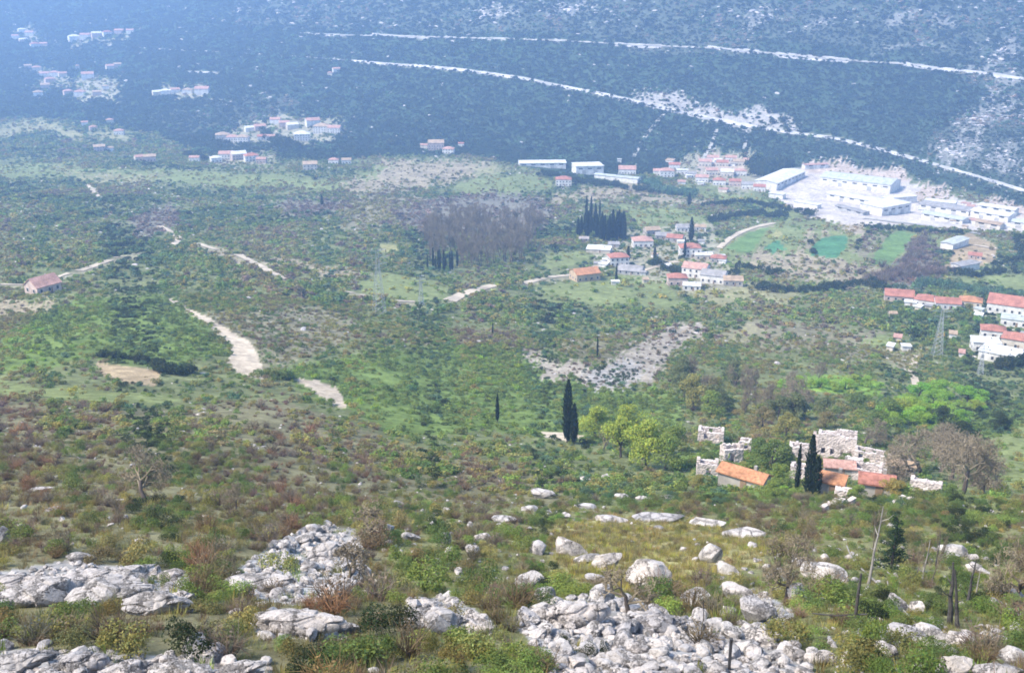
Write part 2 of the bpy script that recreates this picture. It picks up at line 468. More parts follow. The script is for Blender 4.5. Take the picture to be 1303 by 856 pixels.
# nearer slopes
paint('heath', [(-300,505),(0,508),(120,520),(260,518),(330,505),(420,530),(500,560),(620,585),(700,595),(740,640),(700,665),(560,655),(500,665),(480,700),(700,760),(700,1000),(-300,1000)])
paint('fg', [(470,655),(600,648),(760,645),(1000,650),(1303,640),(1603,640),(1603,1000),(600,1000),(640,790),(500,740)])
paint('dense', [(0,430),(60,400),(110,378),(200,372),(260,410),(285,450),(210,470),(120,455),(60,470),(-20,475)])
paint('dense', [(340,470),(440,455),(560,440),(660,445),(740,480),(770,500),(860,500),(870,540),(760,565),(620,548),(500,555),(440,520),(380,500)])
paint('heath', [(420,430),(560,418),(660,420),(700,450),(640,440),(520,436)])
paint('oliveheath', [(230,400),(420,390),(460,420),(420,440),(340,470),(330,450),(300,425)])
paint('meadow', [(-300,480),(0,482),(40,492),(110,495),(215,500),(228,510),(190,515),(100,512),(0,500),(-300,495)])
paint('tan', [(120,460),(165,466),(205,470),(198,490),(160,488),(130,478)])
paint('terrace', [(-300,382),(0,378),(50,380),(75,388),(30,402),(-300,408)])
paint('oliveheath', [(880,430),(980,410),(1100,420),(1180,440),(1170,470),(1060,450),(950,445)])
paint('palemeadow', [(935,425),(965,423),(962,435),(938,436)])
paint('meadow', [(1090,430),(1150,425),(1155,445),(1100,450)])
paint('gully', [(650,442),(690,452),(730,462),(765,466),(800,450),(840,420),(885,414),(892,432),(850,460),(815,492),(790,502),(740,490),(690,474)])
paint('whitecut', [(735,474),(770,467),(812,462),(818,478),(795,500),(755,495)])
paint('heath', [(700,430),(800,425),(830,425),(800,448),(760,462),(720,455)])
paint('lime', [(985,484),(1010,480),(1060,476),(1118,488),(1122,504),(1060,500),(1000,498)])
paint('lime', [(1120,515),(1150,500),(1200,505),(1250,520),(1245,535),(1190,545),(1135,538)])
paint('meadow', [(1240,560),(1270,540),(1303,535),(1603,530),(1603,660),(1303,640),(1235,640),(1210,625)])
paint('dense', [(1205,520),(1303,520),(1303,540),(1250,560)])
paint('dense', [(860,580),(1005,560),(1010,640),(900,640)])
paint('track', [(228,388),(262,402),(298,424),(318,434),(332,458),(337,482),(308,479),(290,462),(294,442),(270,416),(240,399)])
paint('track', [(370,482),(400,483),(430,494),(440,518),(424,516),(398,498)])
paint('track', [(690,549),(720,549),(745,555),(720,561),(694,557)])
paint('dry', [(695,672),(760,658),(900,666),(985,690),(960,722),(880,750),(820,765),(760,745),(722,745),(700,705)])
for a in ([(288,735),(350,690),(400,668),(455,672),(462,740),(440,760),(380,770),(300,758)], [(-300,735),(0,728),(90,712),(180,725),(240,730),(245,770),(200,780),(140,752),(0,775),(-300,780)],
          [(-300,822),(0,824),(120,830),(200,832),(345,845),(350,1000),(-300,1000)], [(515,770),(560,757),(605,775),(625,800),(560,805),(520,800)],
          [(650,790),(700,765),(770,760),(850,785),(960,800),(1010,820),(1030,856),(1040,1000),(720,1000),(690,850),(680,820)], [(318,785),(370,775),(435,800),(440,812),(330,812)],
          [(940,750),(960,790),(1000,800),(1010,780),(985,760)]):
    paint('scree', a)
TRACKS = [(T_, 2.3) for T_ in ([(0,362),(38,363)], [(72,353),(88,348),(100,345),(122,338),(139,331),(158,326),(178,323)], [(217,315),(229,304),(222,298),(203,288)], [(253,310),(262,314),(275,318)],
          [(303,324),(318,332),(335,341),(347,348),(362,356)], [(107,235),(118,241),(125,251)], [(572,383),(590,374),(610,368),(629,363)], [(665,361),(685,356),(698,353),(727,350)],
          [(818,344),(832,341),(850,335),(862,333)], [(915,316),(928,304),(944,295),(962,289),(985,284)], [(440,371),(475,378)], [(505,383),(528,384)])]
for T_, w_ in TRACKS:
    for (xa, ya), (xb, yb) in zip(T_[:-1], T_[1:]):
        l_ = math.hypot(xb-xa, yb-ya); nx, ny = -(yb-ya)/l_*w_, (xb-xa)/l_*w_
        up = w_*.6; dn = w_*1.5 + .012*max(0, ya-230)
        paint('verge', [(xa-1-abs(nx), ya-up), (xb+1+abs(nx), yb-up), (xb+1+abs(nx), yb+dn), (xa-1-abs(nx), ya+dn)] if abs(xb-xa) > abs(yb-ya)*.5 else [(xa-2.5, ya), (xa+2.5, ya), (xb+2.5, yb), (xb-2.5, yb)])
for T_ in ([(410,45),(440,46)], [(472,44),(510,47),(545,49)], [(565,48),(577,49)], [(622,50),(645,51)], [(705,52),(720,53)], [(782,57),(810,59),(842,60)], [(900,60),(918,63)], [(932,64),(966,67)], [(986,70),(1030,74),(1080,78)],
           [(1150,82),(1175,86),(1195,89),(1215,90),(1260,95),(1303,101)], [(445,78),(490,82),(540,85),(590,90),(640,97),(670,101),(710,110),(760,119),(800,128),(850,140),(900,151),(960,162),(1010,170),(1060,176),(1110,188),(1180,207),(1240,224),(1303,243),(1420,275)], [(240,92),(276,93)]):
    for (xa, ya), (xb, yb) in zip(T_[:-1], T_[1:]):
        paint('verge', [(xa-1, ya-1.2), (xb+1, yb-1.2), (xb+1, yb+2), (xa-1, ya+2)])
LCf = LC

def cover_at(px, py, X, Y):
    """class ids, the outline roughened in the world so that no edge runs straight"""
    s = np.clip(Y, 20, 4000)
    dx = 9*fbm(X/(s*.02), Y/(s*.02), 21, 3) + 2.5*rng.standard_normal(px.shape)
    dy = 4*fbm(X/(s*.02)+50, Y/(s*.02), 25, 3) + 1.1*rng.standard_normal(px.shape)
    ix = np.clip(px+dx+MX, 0, LC.shape[1]-1).astype(int)
    iy = np.clip(py+dy+MY, 0, LC.shape[0]-1).astype(int)
    r = LCf[iy, ix]
    cx = np.clip(px+.25*dx+MX, 0, LC.shape[1]-1).astype(int)
    cy = np.clip(py+.25*dy+MY, 0, LC.shape[0]-1).astype(int)
    k = LCf[cy, cx]
    gx_ = np.clip(px+2.6*dx+MX, 0, LC.shape[1]-1).astype(int); gy_ = np.clip(py+2.6*dy+MY, 0, LC.shape[0]-1).astype(int)
    q = LCf[gy_, gx_]
    SOFT = [CID[c] for c in ('gully', 'mauve', 'crag', 'terrace', 'palemeadow', 'whitecut', 'oliveheath', 'town', 'cut')]
    r = np.where(np.isin(q, SOFT) | np.isin(r, SOFT), q, r)
    crisp = np.isin(k, CRISP) | np.isin(r, CRISP)
    return np.where(crisp, k, r)
CRISP = [CID[c] for c in ('track', 'verge', 'teal', 'crop', 'yellow', 'yard', 'tan', 'lime', 'scree')]
GC = cover_at(PX, PY, XX, YY)
alb = np.array([c[1] for c in CLS], dtype=np.float32)
gcol = alb[GC]
vis = (PX > -120) & (PX < 1423) & (PY > -70) & (PY < 930) & (YY > 14)

nr, ncl = XX.shape
idx = np.arange(nr*ncl).reshape(nr, ncl)
quads = np.stack([idx[:-1, :-1], idx[:-1, 1:], idx[1:, 1:], idx[1:, :-1]], -1).reshape(-1, 4)
VV = np.stack([XX, YY, ZZ], -1).reshape(-1, 3)
qc = GC[:-1, :-1].reshape(-1)
qy = YY[:-1, :-1].reshape(-1)
qpx, qpy = PX[:-1, :-1].reshape(-1), PY[:-1, :-1].reshape(-1)
bvh = BVHTree.FromPolygons(VV.tolist(), quads.tolist(), all_triangles=False)

def part_of_ground(name, sel):
    q = quads[sel]
    used, inv = np.unique(q, return_inverse=True)
    me = mesh_np(name, VV[used], inv.reshape(-1, 4), (M_GROUND,), smooth=True)
    ca = me.color_attributes.new('cover', 'FLOAT_COLOR', 'POINT')
    c = np.ones((len(used), 4), dtype=np.float32); c[:, :3] = gcol.reshape(-1, 3)[used]
    ca.data.foreach_set('color', c.ravel())
    tag(link(name, me), kind='structure')
zone = np.full(len(quads), 'valley', dtype='U24')
zone[qy < 300] = 'hillside'
fy = np.interp(qpx, [0, 270, 440, 600, 700, 830, 960, 1130, 1303], [152, 204, 204, 198, 220, 222, 212, 215, 262])
zone[qpy < fy] = 'far_hillside'
for cl, nm in (('meadow', 'meadow'), ('palemeadow', 'dry_meadow'), ('teal', 'field'), ('crop', 'field'), ('yellow', 'field'), ('gully', 'eroded_gully'),
               ('yard', 'factory_yard'), ('tan', 'bare_earth'), ('scree', 'stony_ground'), ('terrace', 'terraced_land')):
    zone[(qc == CID[cl]) & vis[:-1, :-1].reshape(-1)] = nm
zone[(qc == CID['track']) & vis[:-1, :-1].reshape(-1)] = 'dirt_track'
for zn in np.unique(zone):
    part_of_ground(str(zn), zone == zn)

def ray(px, py):
    u, v = (px-651.5)/F, (428-py)/F
    return Vector((u, CP+v*SP, -SP+v*CP)).normalized()
def at(px, py):
    h = bvh.ray_cast(Vector((0, 0, CAMZ)), ray(px, py))
    if h[0] is None: return None
    return h[0]
def drop(x, y):
    """ground height at a world point"""
    j = (x/((y+10)*KS)+1)/2*(NS-1)
    i = np.interp(y, rows, np.arange(nr))
    return bil(ZZ, np.asarray(i, float), np.asarray(j, float))
def ppm(p):
    """metres per photo pixel, across, at a point"""
    return (p.y*CP - (p.z-CAMZ)*SP)/F
# ------------------------------------------------------------------ tracks and roads, draped on the ground
def ribbon(name, pix, width, label=None, m=M_TRACK, lift=1.0):
    pts = []
    for (xa, ya), (xb, yb) in zip(pix[:-1], pix[1:]):
        n = max(2, int(math.hypot(xb-xa, yb-ya)/3))
        pts += [(xa+(xb-xa)*k/n, ya+(yb-ya)*k/n) for k in range(n)]
    pts.append(pix[-1])
    P = [at(*p) for p in pts]
    P = np.array([p for p in P if p is not None])
    if len(P) > 6:
        for _ in range(2): P[1:-1] = (P[:-2]+2*P[1:-1]+P[2:])/4
    d = np.gradient(P[:, :2], axis=0); d /= np.linalg.norm(d, axis=1)[:, None]+1e-9
    nn = np.stack([-d[:, 1], d[:, 0]], 1)
    wv = width*(1+.15*vnoise(np.arange(len(P))*.3, np.zeros(len(P)), len(P)))
    v, k = [], 5
    for j in range(k):
        q = P[:, :2] + nn*(wv*(j/(k-1)-.5))[:, None]
        z = drop(q[:, 0], q[:, 1]) + (.12 + .00035*q[:, 1])*lift
        v.append(np.stack([q[:, 0], q[:, 1], z], 1))
    v = np.stack(v, 1).reshape(-1, 3)
    f = [(i*k+j, i*k+j+1, (i+1)*k+j+1, (i+1)*k+j) for i in range(len(P)-1) for j in range(k-1)]
    tag(link(name, mesh_np(name, v, f, (m,), smooth=True)), kind='structure')
M_ROADCUT = noisy('pale_road_cut', (.42, .40, .385), .06, (.72, 1.15), coord='pos', scale2=.03)
M_TRACKDIM = noisy('grey_track_stone', (.33, .315, .285), .2, (.7, 1.2), coord='pos', scale2=.05)
for pl, wd in (([(0,362),(38,363)], 4), ([(72,353),(88,348)], 2.6), ([(100,345),(122,338),(139,331)], 4.5), ([(146,328),(158,326)], 2.5), ([(168,324),(178,323)], 2.5),
               ([(217,315),(229,304),(222,298),(203,288)], 4.5), ([(253,310),(262,314),(275,318)], 5), ([(303,324),(318,332),(335,341),(347,348),(362,356)], 5),
               ([(107,235),(118,241),(125,251)], 6), ([(572,383),(590,374),(610,368),(629,363)], 5.5), ([(665,361),(685,356),(692,354)], 5), ([(698,353),(727,350)], 4.5),
               ([(818,344),(832,341),(850,335),(862,333)], 4.5), ([(915,316),(928,304),(944,295),(962,289),(985,284)], 5), ([(440,371),(450,373)], 3), ([(458,375),(475,378)], 3), ([(505,383),(528,384)], 3.5),
               ([(215,380),(232,390)], 3), ([(1240,312),(1303,322)], 4), ([(1165,452),(1160,470),(1166,490)], 3)):
    ribbon('dirt_track', pl, wd)
for pl, wd in (([(410,45),(440,46)], 9), ([(472,44),(510,47),(545,49)], 7), ([(565,48),(577,49)], 7), ([(622,50),(645,51)], 9), ([(705,52),(720,53)], 8), ([(782,57),(810,59),(842,60)], 11),
               ([(900,60),(918,63)], 7), ([(932,64),(966,67)], 10), ([(986,70),(1030,74),(1080,78)], 13), ([(1150,82),(1175,86),(1195,89),(1215,90)], 10), ([(1215,90),(1260,95),(1303,101)], 8),
               ([(162,60),(200,63),(240,65),(300,67)], 4.5), ([(240,92),(276,93)], 6), ([(300,68),(360,71),(440,77)], 3)):
    ribbon('hillside_road', pl, wd, m=M_ROADCUT)
ribbon('hillside_road', [(380,43),(440,46),(510,47),(577,49),(650,51),(720,53),(790,57.5),(850,60),(920,63),(990,70),(1080,78),(1120,81),(1150,82)], 4, m=M_TRACKDIM, lift=2)
ribbon('valley_road', [(445,78),(490,82),(540,85),(590,90),(640,97),(670,101),(710,110),(760,119),(800,128),(850,140),(900,151),(960,162),(1010,170),(1060,176),(1110,188),(1180,207),(1240,224),(1303,243),(1420,275)], 7.5, m=M_ROADCUT)
ribbon('footpath', [(845,145),(832,160),(818,178),(806,200)], 4.5, m=M_TRACKDIM)
ribbon('footpath', [(912,165),(905,185),(893,205)], 4, m=M_TRACKDIM)
ribbon('footpath', [(951,165),(947,190)], 4.5, m=M_TRACKDIM)
ribbon('valley_road', [(1100,278),(1150,284),(1200,290),(1260,300),(1303,305)], 6, m=M_TRACKDIM)

# ------------------------------------------------------------------ plant and rock shapes
def leaf_cloud(n, lobes, size, r, flat=.8, up=.35):
    """n small leaf quads spread over the shells of a few lobes"""
    L = np.array(lobes, float)                                     # x y z rx ry rz
    k = r.integers(0, len(L), n)
    d = r.standard_normal((n, 3)); d /= np.linalg.norm(d, axis=1)[:, None]
    d[:, 2] = np.where(d[:, 2] < -.45, -d[:, 2], d[:, 2])
    rad = np.clip(1 - np.abs(r.standard_normal(n))*.22, .25, 1.08)
    c = L[k, :3] + d*L[k, 3:]*rad[:, None]
    c[:, 2] = np.maximum(c[:, 2], .02)
    nrm = d*.9 + r.standard_normal((n, 3))*.7 + (0, 0, up)
    nrm /= np.linalg.norm(nrm, axis=1)[:, None]
    t = np.cross(nrm, r.standard_normal((n, 3))); t /= np.linalg.norm(t, axis=1)[:, None]
    b = np.cross(nrm, t)
    s = size*(.6 + .8*r.random(n))[:, None]
    e = s*flat*.7
    v = np.stack([c-t*s-b*e*.3, c+b*e*-.9, c+t*s+b*e*.2, c+b*e*.9], 1).reshape(-1, 3)
    f = np.arange(4*n).reshape(n, 4)
    sh = (.72 + .5*r.random(n)) * np.where(r.random(n) < .08, 1.5, 1)
    return v, f, sh
def shade_attr(me, sh, hue=.08, r=None):
    r = r or rng
    a = me.color_attributes.new('shade', 'FLOAT_COLOR', 'CORNER')
    n = len(me.polygons)
    c = np.ones((n, 4), dtype=np.float32)
    h = r.standard_normal(n)*hue
    c[:, 0] = sh*(1+h); c[:, 1] = sh; c[:, 2] = sh*(1-h)
    lt = np.empty(n, dtype=np.int32); me.polygons.foreach_get('loop_total', lt)
    a.data.foreach_set('color', np.repeat(np.clip(c, 0, 3), lt, axis=0).ravel())
def bush_lobes(r, n=5):
    out = [(0, 0, .38, .62, .62, .42)]
    for _ in range(n):
        a, d = r.random()*6.283, .3+.35*r.random()
        q = .25+.3*r.random()
        out.append((d*math.cos(a), d*math.sin(a), .22+.45*r.random(), q*1.1, q*1.1, q))
    return out
def shrub_mesh(seed, n, size):
    r = np.random.default_rng(seed)
    v, f, sh = leaf_cloud(n, bush_lobes(r), size, r)
    me = mesh_np('shrub_leaves', v, f, (M_LEAF,))
    shade_attr(me, sh, .1, r)
    return me
def twig_mesh(seed, n, ln=1.0, spread=.75, wd=.018, leafy=0):
    """a bare bush: n forked twigs fanning out from the root"""
    r = np.random.default_rng(seed)
    v, f, k = [], [], 0
    for _ in range(n):
        a, b = r.random()*6.283, spread*math.sqrt(r.random())
        d = np.array([math.cos(a)*b, math.sin(a)*b, 1-.45*b]); l = ln*(.55+.55*r.random())
        p0 = np.array([math.cos(a)*.18*r.random(), math.sin(a)*.18*r.random(), 0]); p1 = p0 + d*l*.55 + r.standard_normal(3)*.06*ln
        for _ in range(3):
            p2 = p1 + (d*.5 + r.standard_normal(3)*.36)*l*.55
            for (s, e, w0, w1) in ((p0, p1, wd, wd*.7), (p1, p2, wd*.7, wd*.25)):
                sd_ = np.cross(e-s, r.standard_normal(3)); sd_ /= np.linalg.norm(sd_)+1e-9
                v += [s-sd_*w0, s+sd_*w0, e+sd_*w1, e-sd_*w1]; f.append((k, k+1, k+2, k+3)); k += 4
    v = np.array(v); v[:, 2] = np.maximum(v[:, 2], 0)
    sh = .75+.5*r.random(len(f))
    if leafy:
        c, g, s2 = leaf_cloud(leafy, [(0, 0, .55*ln, .6*spread, .6*spread, .4*ln)], .05*ln, r)
        f = np.vstack([np.array(f), g+len(v)]); v = np.vstack([v, c]); sh = np.concatenate([sh, s2])
    me = mesh_np('bare_twigs', v, np.array(f), (M_LEAF,))
    shade_attr(me, sh, .06, r)
    return me
def grass_mesh(seed, n):
    r = np.random.default_rng(seed)
    a = r.random(n)*6.283; d = r.random(n)**.7*.45
    p = np.stack([np.cos(a)*d, np.sin(a)*d, np.zeros(n)], 1)
    l = .28+.32*r.random(n)
    tip = p + np.stack([np.cos(a)*.22, np.sin(a)*.22, np.ones(n)], 1)*l[:, None] + r.standard_normal((n, 3))*.07
    s = np.stack([-np.sin(a+r.random(n)*2), np.cos(a), np.zeros(n)], 1)*.016
    v = np.stack([p-s, p+s, tip], 1).reshape(-1, 3)
    me = mesh_np('grass_blades', v, np.arange(3*n).reshape(n, 3), (M_LEAF,))
    shade_attr(me, .7+.6*r.random(n), .08, r)
    return me
_ico = {}
def ico(sub):
    if sub not in _ico:
        bm = bmesh.new(); bmesh.ops.create_icosphere(bm, subdivisions=sub, radius=1)
        _ico[sub] = (np.array([v.co[:] for v in bm.verts]), np.array([[v.index for v in f.verts] for f in bm.faces])); bm.free()
    return _ico[sub]
def rock_mesh(seed, sub=3, cuts=11, dims=(1, .8, .6), rough=.05, name='rock_body', smooth_=False):
    """a limestone block: a ball cut by random planes, then weathered"""
    r = np.random.default_rng(seed)
    v, f = ico(sub)
    v = v.copy()
    for _ in range(cuts):
        n = r.standard_normal(3); n /= np.linalg.norm(n)
        o = .5+.38*r.random()
        d = v@n - o
        v -= np.outer(np.clip(d, 0, None), n)
    v = v/np.abs(v).max(0)*np.array(dims)
    q = v*2.2+seed*3.1
    nv = vnoise(q[:, 0]+q[:, 2], q[:, 1]-.6*q[:, 2], seed) + .5*vnoise(2.6*q[:, 0]-q[:, 2], 2.6*q[:, 1]+2*q[:, 2], seed+5)
    nl = np.linalg.norm(v, axis=1)[:, None]
    v = v*(1+rough*nv[:, None])
    return mesh_np(name, v, f, (M_ROCK,), smooth_)
def outcrop_mesh(seed, sub=5, dims=(2, 1.2, .7)):
    """a weathered slab of bedrock with open joints"""
    r = np.random.default_rng(seed)
    v, f = ico(sub)
    v = v.copy()
    for _ in range(9):
        n = r.standard_normal(3); n /= np.linalg.norm(n); o = .6+.3*r.random()
        v -= np.outer(np.clip(v@n-o, 0, None), n)
    v = v/np.abs(v).max(0)*np.array(dims)
    sd = np.column_stack([(r.random(26)-.5)*2.2*dims[0], (r.random(26)-.5)*2.2*dims[1], (r.random(26)-.5)*2*dims[2]])
    D = np.sort(np.linalg.norm((v[:, None]-sd[None])*(1, 1, .8), axis=2), axis=1)
    near = np.argmin(np.linalg.norm((v[:, None]-sd[None])*(1, 1, .8), axis=2), axis=1)
    crack = np.exp(-((D[:, 1]-D[:, 0])/(.05*dims[0]))**2)
    step = (r.random(26)-.5)[near]*.22
    v = v*(1 + step - .16*crack)[:, None]
    q = v*3
    v = v*(1+.035*vnoise(q[:, 0]+q[:, 2], q[:, 1], seed)[:, None])
    return mesh_np('outcrop_body', v, f, (M_ROCK,))

# ------------------------------------------------------------------ scatter of what nobody could count
proto_col = bpy.data.collections.new('shapes')                   # not linked to the scene: source shapes only
def proto(name, me):
    o = bpy.data.objects.new(name, me); proto_col.objects.link(o); return o
def scatter(name, pos, scale, rot, pick, protos, tint=None):
    n = len(pos)
    if n == 0: return
    me = bpy.data.meshes.new(name)
    me.vertices.add(n)
    me.vertices.foreach_set('co', np.asarray(pos, dtype=np.float32).ravel())
    def attr(nm, typ, key, a):
        x = me.attributes.new(nm, typ, 'POINT'); x.data.foreach_set(key, np.ascontiguousarray(a).ravel())
    attr('size', 'FLOAT_VECTOR', 'vector', np.asarray(scale, dtype=np.float32))
    attr('turn', 'FLOAT_VECTOR', 'vector', np.asarray(rot, dtype=np.float32))
    attr('pick', 'INT', 'value', np.asarray(pick, dtype=np.int32))
    if tint is not None:
        attr('tint', 'FLOAT_COLOR', 'color', np.concatenate([tint, np.ones((n, 1))], 1).astype(np.float32))
    o = link(name, me)
    tag(o, kind='stuff')
    g = bpy.data.node_groups.new(name, 'GeometryNodeTree')
    g.interface.new_socket('Geometry', in_out='INPUT', socket_type='NodeSocketGeometry')
    g.interface.new_socket('Geometry', in_out='OUTPUT', socket_type='NodeSocketGeometry')
    N, L = g.nodes, g.links
    gi, go = N.new('NodeGroupInput'), N.new('NodeGroupOutput')
    ip = N.new('GeometryNodeInstanceOnPoints')
    jn = N.new('GeometryNodeJoinGeometry')
    for p in reversed(protos):
        oi = N.new('GeometryNodeObjectInfo'); oi.inputs['Object'].default_value = p; oi.inputs['As Instance'].default_value = True
        L.new(oi.outputs['Geometry'], jn.inputs[0])
    def named(nm, typ):
        a = N.new('GeometryNodeInputNamedAttribute'); a.data_type = typ; a.inputs['Name'].default_value = nm
        return a.outputs['Attribute']
    L.new(gi.outputs[0], ip.inputs['Points']); L.new(jn.outputs[0], ip.inputs['Instance'])
    ip.inputs['Pick Instance'].default_value = True
    L.new(named('pick', 'INT'), ip.inputs['Instance Index'])
    e2r = N.new('FunctionNodeEulerToRotation')
    L.new(named('turn', 'FLOAT_VECTOR'), e2r.inputs[0]); L.new(e2r.outputs[0], ip.inputs['Rotation'])
    L.new(named('size', 'FLOAT_VECTOR'), ip.inputs['Scale'])
    L.new(ip.outputs[0], go.inputs[0])
    md = o.modifiers.new('scatter', 'NODES'); md.node_group = g
    return o

# random points with a given number per square metre in each cell of the ground
cell_dx = np.gradient(XX, axis=1)[:-1, :-1]
cell_dy = np.diff(rows)[:, None]*np.ones((1, ncl-1))
AREA = np.abs(cell_dx*cell_dy)
CPX, CPY = PX[:-1, :-1], PY[:-1, :-1]
SEEN = (CPX > -260) & (CPX < 1563) & (CPY > -40) & (CPY < 905) & (YY[:-1, :-1] > 20)
def points(density):
    m = rng.poisson(np.where(SEEN, density*AREA, 0))
    i, j = np.nonzero(m)
    k = m[i, j]
    i, j = np.repeat(i, k), np.repeat(j, k)
    u, v = rng.random(len(i)), rng.random(len(i))
    y = rows[i] + v*(rows[i+1]-rows[i])
    s = sv[j] + u*(sv[1]-sv[0])
    x = s*(y+10)*KS
    z = (ZZ[i, j]*(1-u)+ZZ[i, j+1]*u)*(1-v) + (ZZ[i+1, j]*(1-u)+ZZ[i+1, j+1]*u)*v
    return np.stack([x, y, z], 1), i, j
TN = list(TINT)
TC = np.array([TINT[k] for k in TN])
def pick_tints(cls, P):
    out = np.zeros(len(P), dtype=int)
    s = np.clip(P[:, 1], 40, 700)
    q = fbm(P[:, 0]/(s*.045), P[:, 1]/(s*.06), 41, 3)
    rank = np.clip(.5 + .55*q + .42*(rng.random(len(P))-.5), 0, .9999)
    for i, c in enumerate(CLS):
        m = cls == i
        if not m.any(): continue
        mix = MIX[c[3]]
        cw = np.cumsum([x[1] for x in mix]); cw /= cw[-1]
        # spread the rank evenly so that the shares hold
        rk = np.argsort(np.argsort(rank[m]))/max(1, m.sum())
        out[m] = np.array([TN.index(x[0]) for x in mix])[np.minimum(np.searchsorted(cw, rk, side='right'), len(mix)-1)]
    return out
COV = np.array([c[2] for c in CLS]); ROCKC = np.array([c[4] for c in CLS])
BARE = np.array([k in ('brown', 'mauve', 'grey', 'orange') for k in TN])
cy_ = YY[:-1, :-1]
ccl = GC[:-1, :-1]
# ------------------------------------------------------------------ houses, halls, ruins
KEEP = []                                                       # x, y, radius kept free of scrub
def empty(name, loc, rz=0.0):
    o = bpy.data.objects.new(name, None); C.objects.link(o); o.location = loc; o.rotation_euler[2] = rz
    o.empty_display_size = .5
    return o
def gable_wall(L, W, h, rise, base=-4.0):
    a, b = L/2, W/2
    v = [(-a,-b,base),(a,-b,base),(a,b,base),(-a,b,base),(-a,-b,h),(a,-b,h),(a,b,h),(-a,b,h),(-a,0,h+rise),(a,0,h+rise)]
    return v, [(0,1,5,4),(2,3,7,6)], [(1,2,6),(1,6,5),(5,6,9),(3,0,4),(3,4,7),(7,4,8)]
def slab(m, pts, t):
    """a flat roof plane with thickness t"""
    p = np.array(pts, float); n = len(p)
    v = np.vstack([p, p+(0, 0, t)])
    if n == 4:
        m.add(v, [(3,2,1,0),(4,5,6,7)]+[(i, (i+1) % n, (i+1) % n+n, i+n) for i in range(n)])
    else:
        m.add(v, [(i, (i+1) % n, (i+1) % n+n, i+n) for i in range(n)], [(2,1,0),(3,4,5)])
_wm = {}
def unit(name, dims, m):
    key = (name, dims, m.name)
    if key not in _wm:
        x, y, z = dims
        _wm[key] = MB().box(-x/2, x/2, -y/2, y/2, 0, z).mesh(name, m)
    return _wm[key]
M_SHUT = noisy('wood_shutter', (.22, .15, .10), 2.0)
def windows(root, L, W, h, sides='flr', every=3.0, m=M_DARK, ww=1.0, wh=1.3):
    st = max(1, int(h/2.7))
    for s in sides:
        n = max(1, int((L if s == 'f' else W)/every))
        for k in range(n):
            for j in range(st):
                u = (k+.5)/n-.5
                z = .9 + j*2.75
                if z+wh > h-.1: continue
                fr = unit('window', (ww+.24, .16, wh+.24), wallm('white'))
                pn = unit('pane', (ww, .06, wh), m)
                o = link('window', fr, root)
                if s == 'f': o.location = (u*L, -W/2-.03, z-.12)
                elif s == 'r': o.location = (L/2+.03, u*W, z-.12); o.rotation_euler[2] = math.pi/2
                else: o.location = (-L/2-.03, u*W, z-.12); o.rotation_euler[2] = -math.pi/2
                link('pane', pn, o, (0, -.07, .12))
def building(name, root, L, W, h, wall='white', roof='red', kind='gable', pitch=.42, win=True, chimney=False, door=True, over=.35):
    rise = W/2*pitch if kind == 'gable' else 0
    v, q, t = gable_wall(L, W, h, rise) if kind == 'gable' else (None, None, None)
    mw = MB()
    if kind == 'gable': mw.add(v, q, t)
    else: mw.box(-L/2, L/2, -W/2, W/2, -4, h)
    link('wall', mw.mesh('wall', wallm(wall)), root)
    m = MB(); a, b = L/2+over, W/2+over
    if kind == 'gable':
        dz = over*pitch
        for s in (-1, 1):
            p = [(-a, s*b, h-dz+.02), (a, s*b, h-dz+.02), (a, 0, h+rise+.02), (-a, 0, h+rise+.02)]
            slab(m, p if s < 0 else p[::-1], .22)
    elif kind == 'hip':
        rr = b*pitch; r0 = max(0, a-b)
        z0, z1 = h+.02, h+.02+rr
        slab(m, [(-a,-b,z0),(a,-b,z0),(r0,0,z1),(-r0,0,z1)], .22); slab(m, [(a,b,z0),(-a,b,z0),(-r0,0,z1),(r0,0,z1)], .22)
        slab(m, [(a,-b,z0),(a,b,z0),(r0,0,z1)], .22); slab(m, [(-a,b,z0),(-a,-b,z0),(-r0,0,z1)], .22)
    elif kind == 'shed':
        slab(m, [(-a,-b,h+.02),(a,-b,h+.02),(a,b,h+W*.18),(-a,b,h+W*.18)], .22)
    else:
        m.box(-a, a, -b, b, h+.02, h+.32)
    ro = link('roof', m.mesh('roof', roofm(roof)), root)
    if chimney: link('chimney', unit('chimney', (.45, .45, 1.0), wallm('stone')), ro, (L*.22, W*.12, h+rise*.75))
    if win: windows(root, L, W, h)
    if door: link('door', unit('door', (1.0, .1, 2.05), M_SHUT), root, (L*.08, -W/2-.05, .05))
def house(px, py, wpx, hpx, label, cat='house', group=None, yaw=0, roof='red', wall='white', depth=.75, kind='gable', pitch=.42, win=None, chimney=None, name='house'):
    p = at(px, py)
    m = ppm(p)
    L, h = wpx*m/ (abs(math.cos(math.radians(yaw)))*.85+.15), max(1.9, hpx*m*1.04)
    W = max(3.2, L*depth)
    d = Vector((p.x, p.y, 0)).normalized()
    c = Vector((p.x, p.y, 0)) + d*W/2
    c.z = min(p.z, float(drop(c.x, c.y))+1.5)
    rz = math.radians(yaw) - math.atan2(p.x, p.y)
    root = empty(name, c, rz)
    tag(root, label, cat, group)
    big = wpx*1.0 >= 12
    building(name, root, L, W, h, wall, roof, kind, pitch, win=(big and m < 1.0) if win is None else win, chimney=(big and m < .95) if chimney is None else chimney, door=big and m < .95)
    KEEP.append((c.x, c.y, .5*math.hypot(L, W)))
    return root
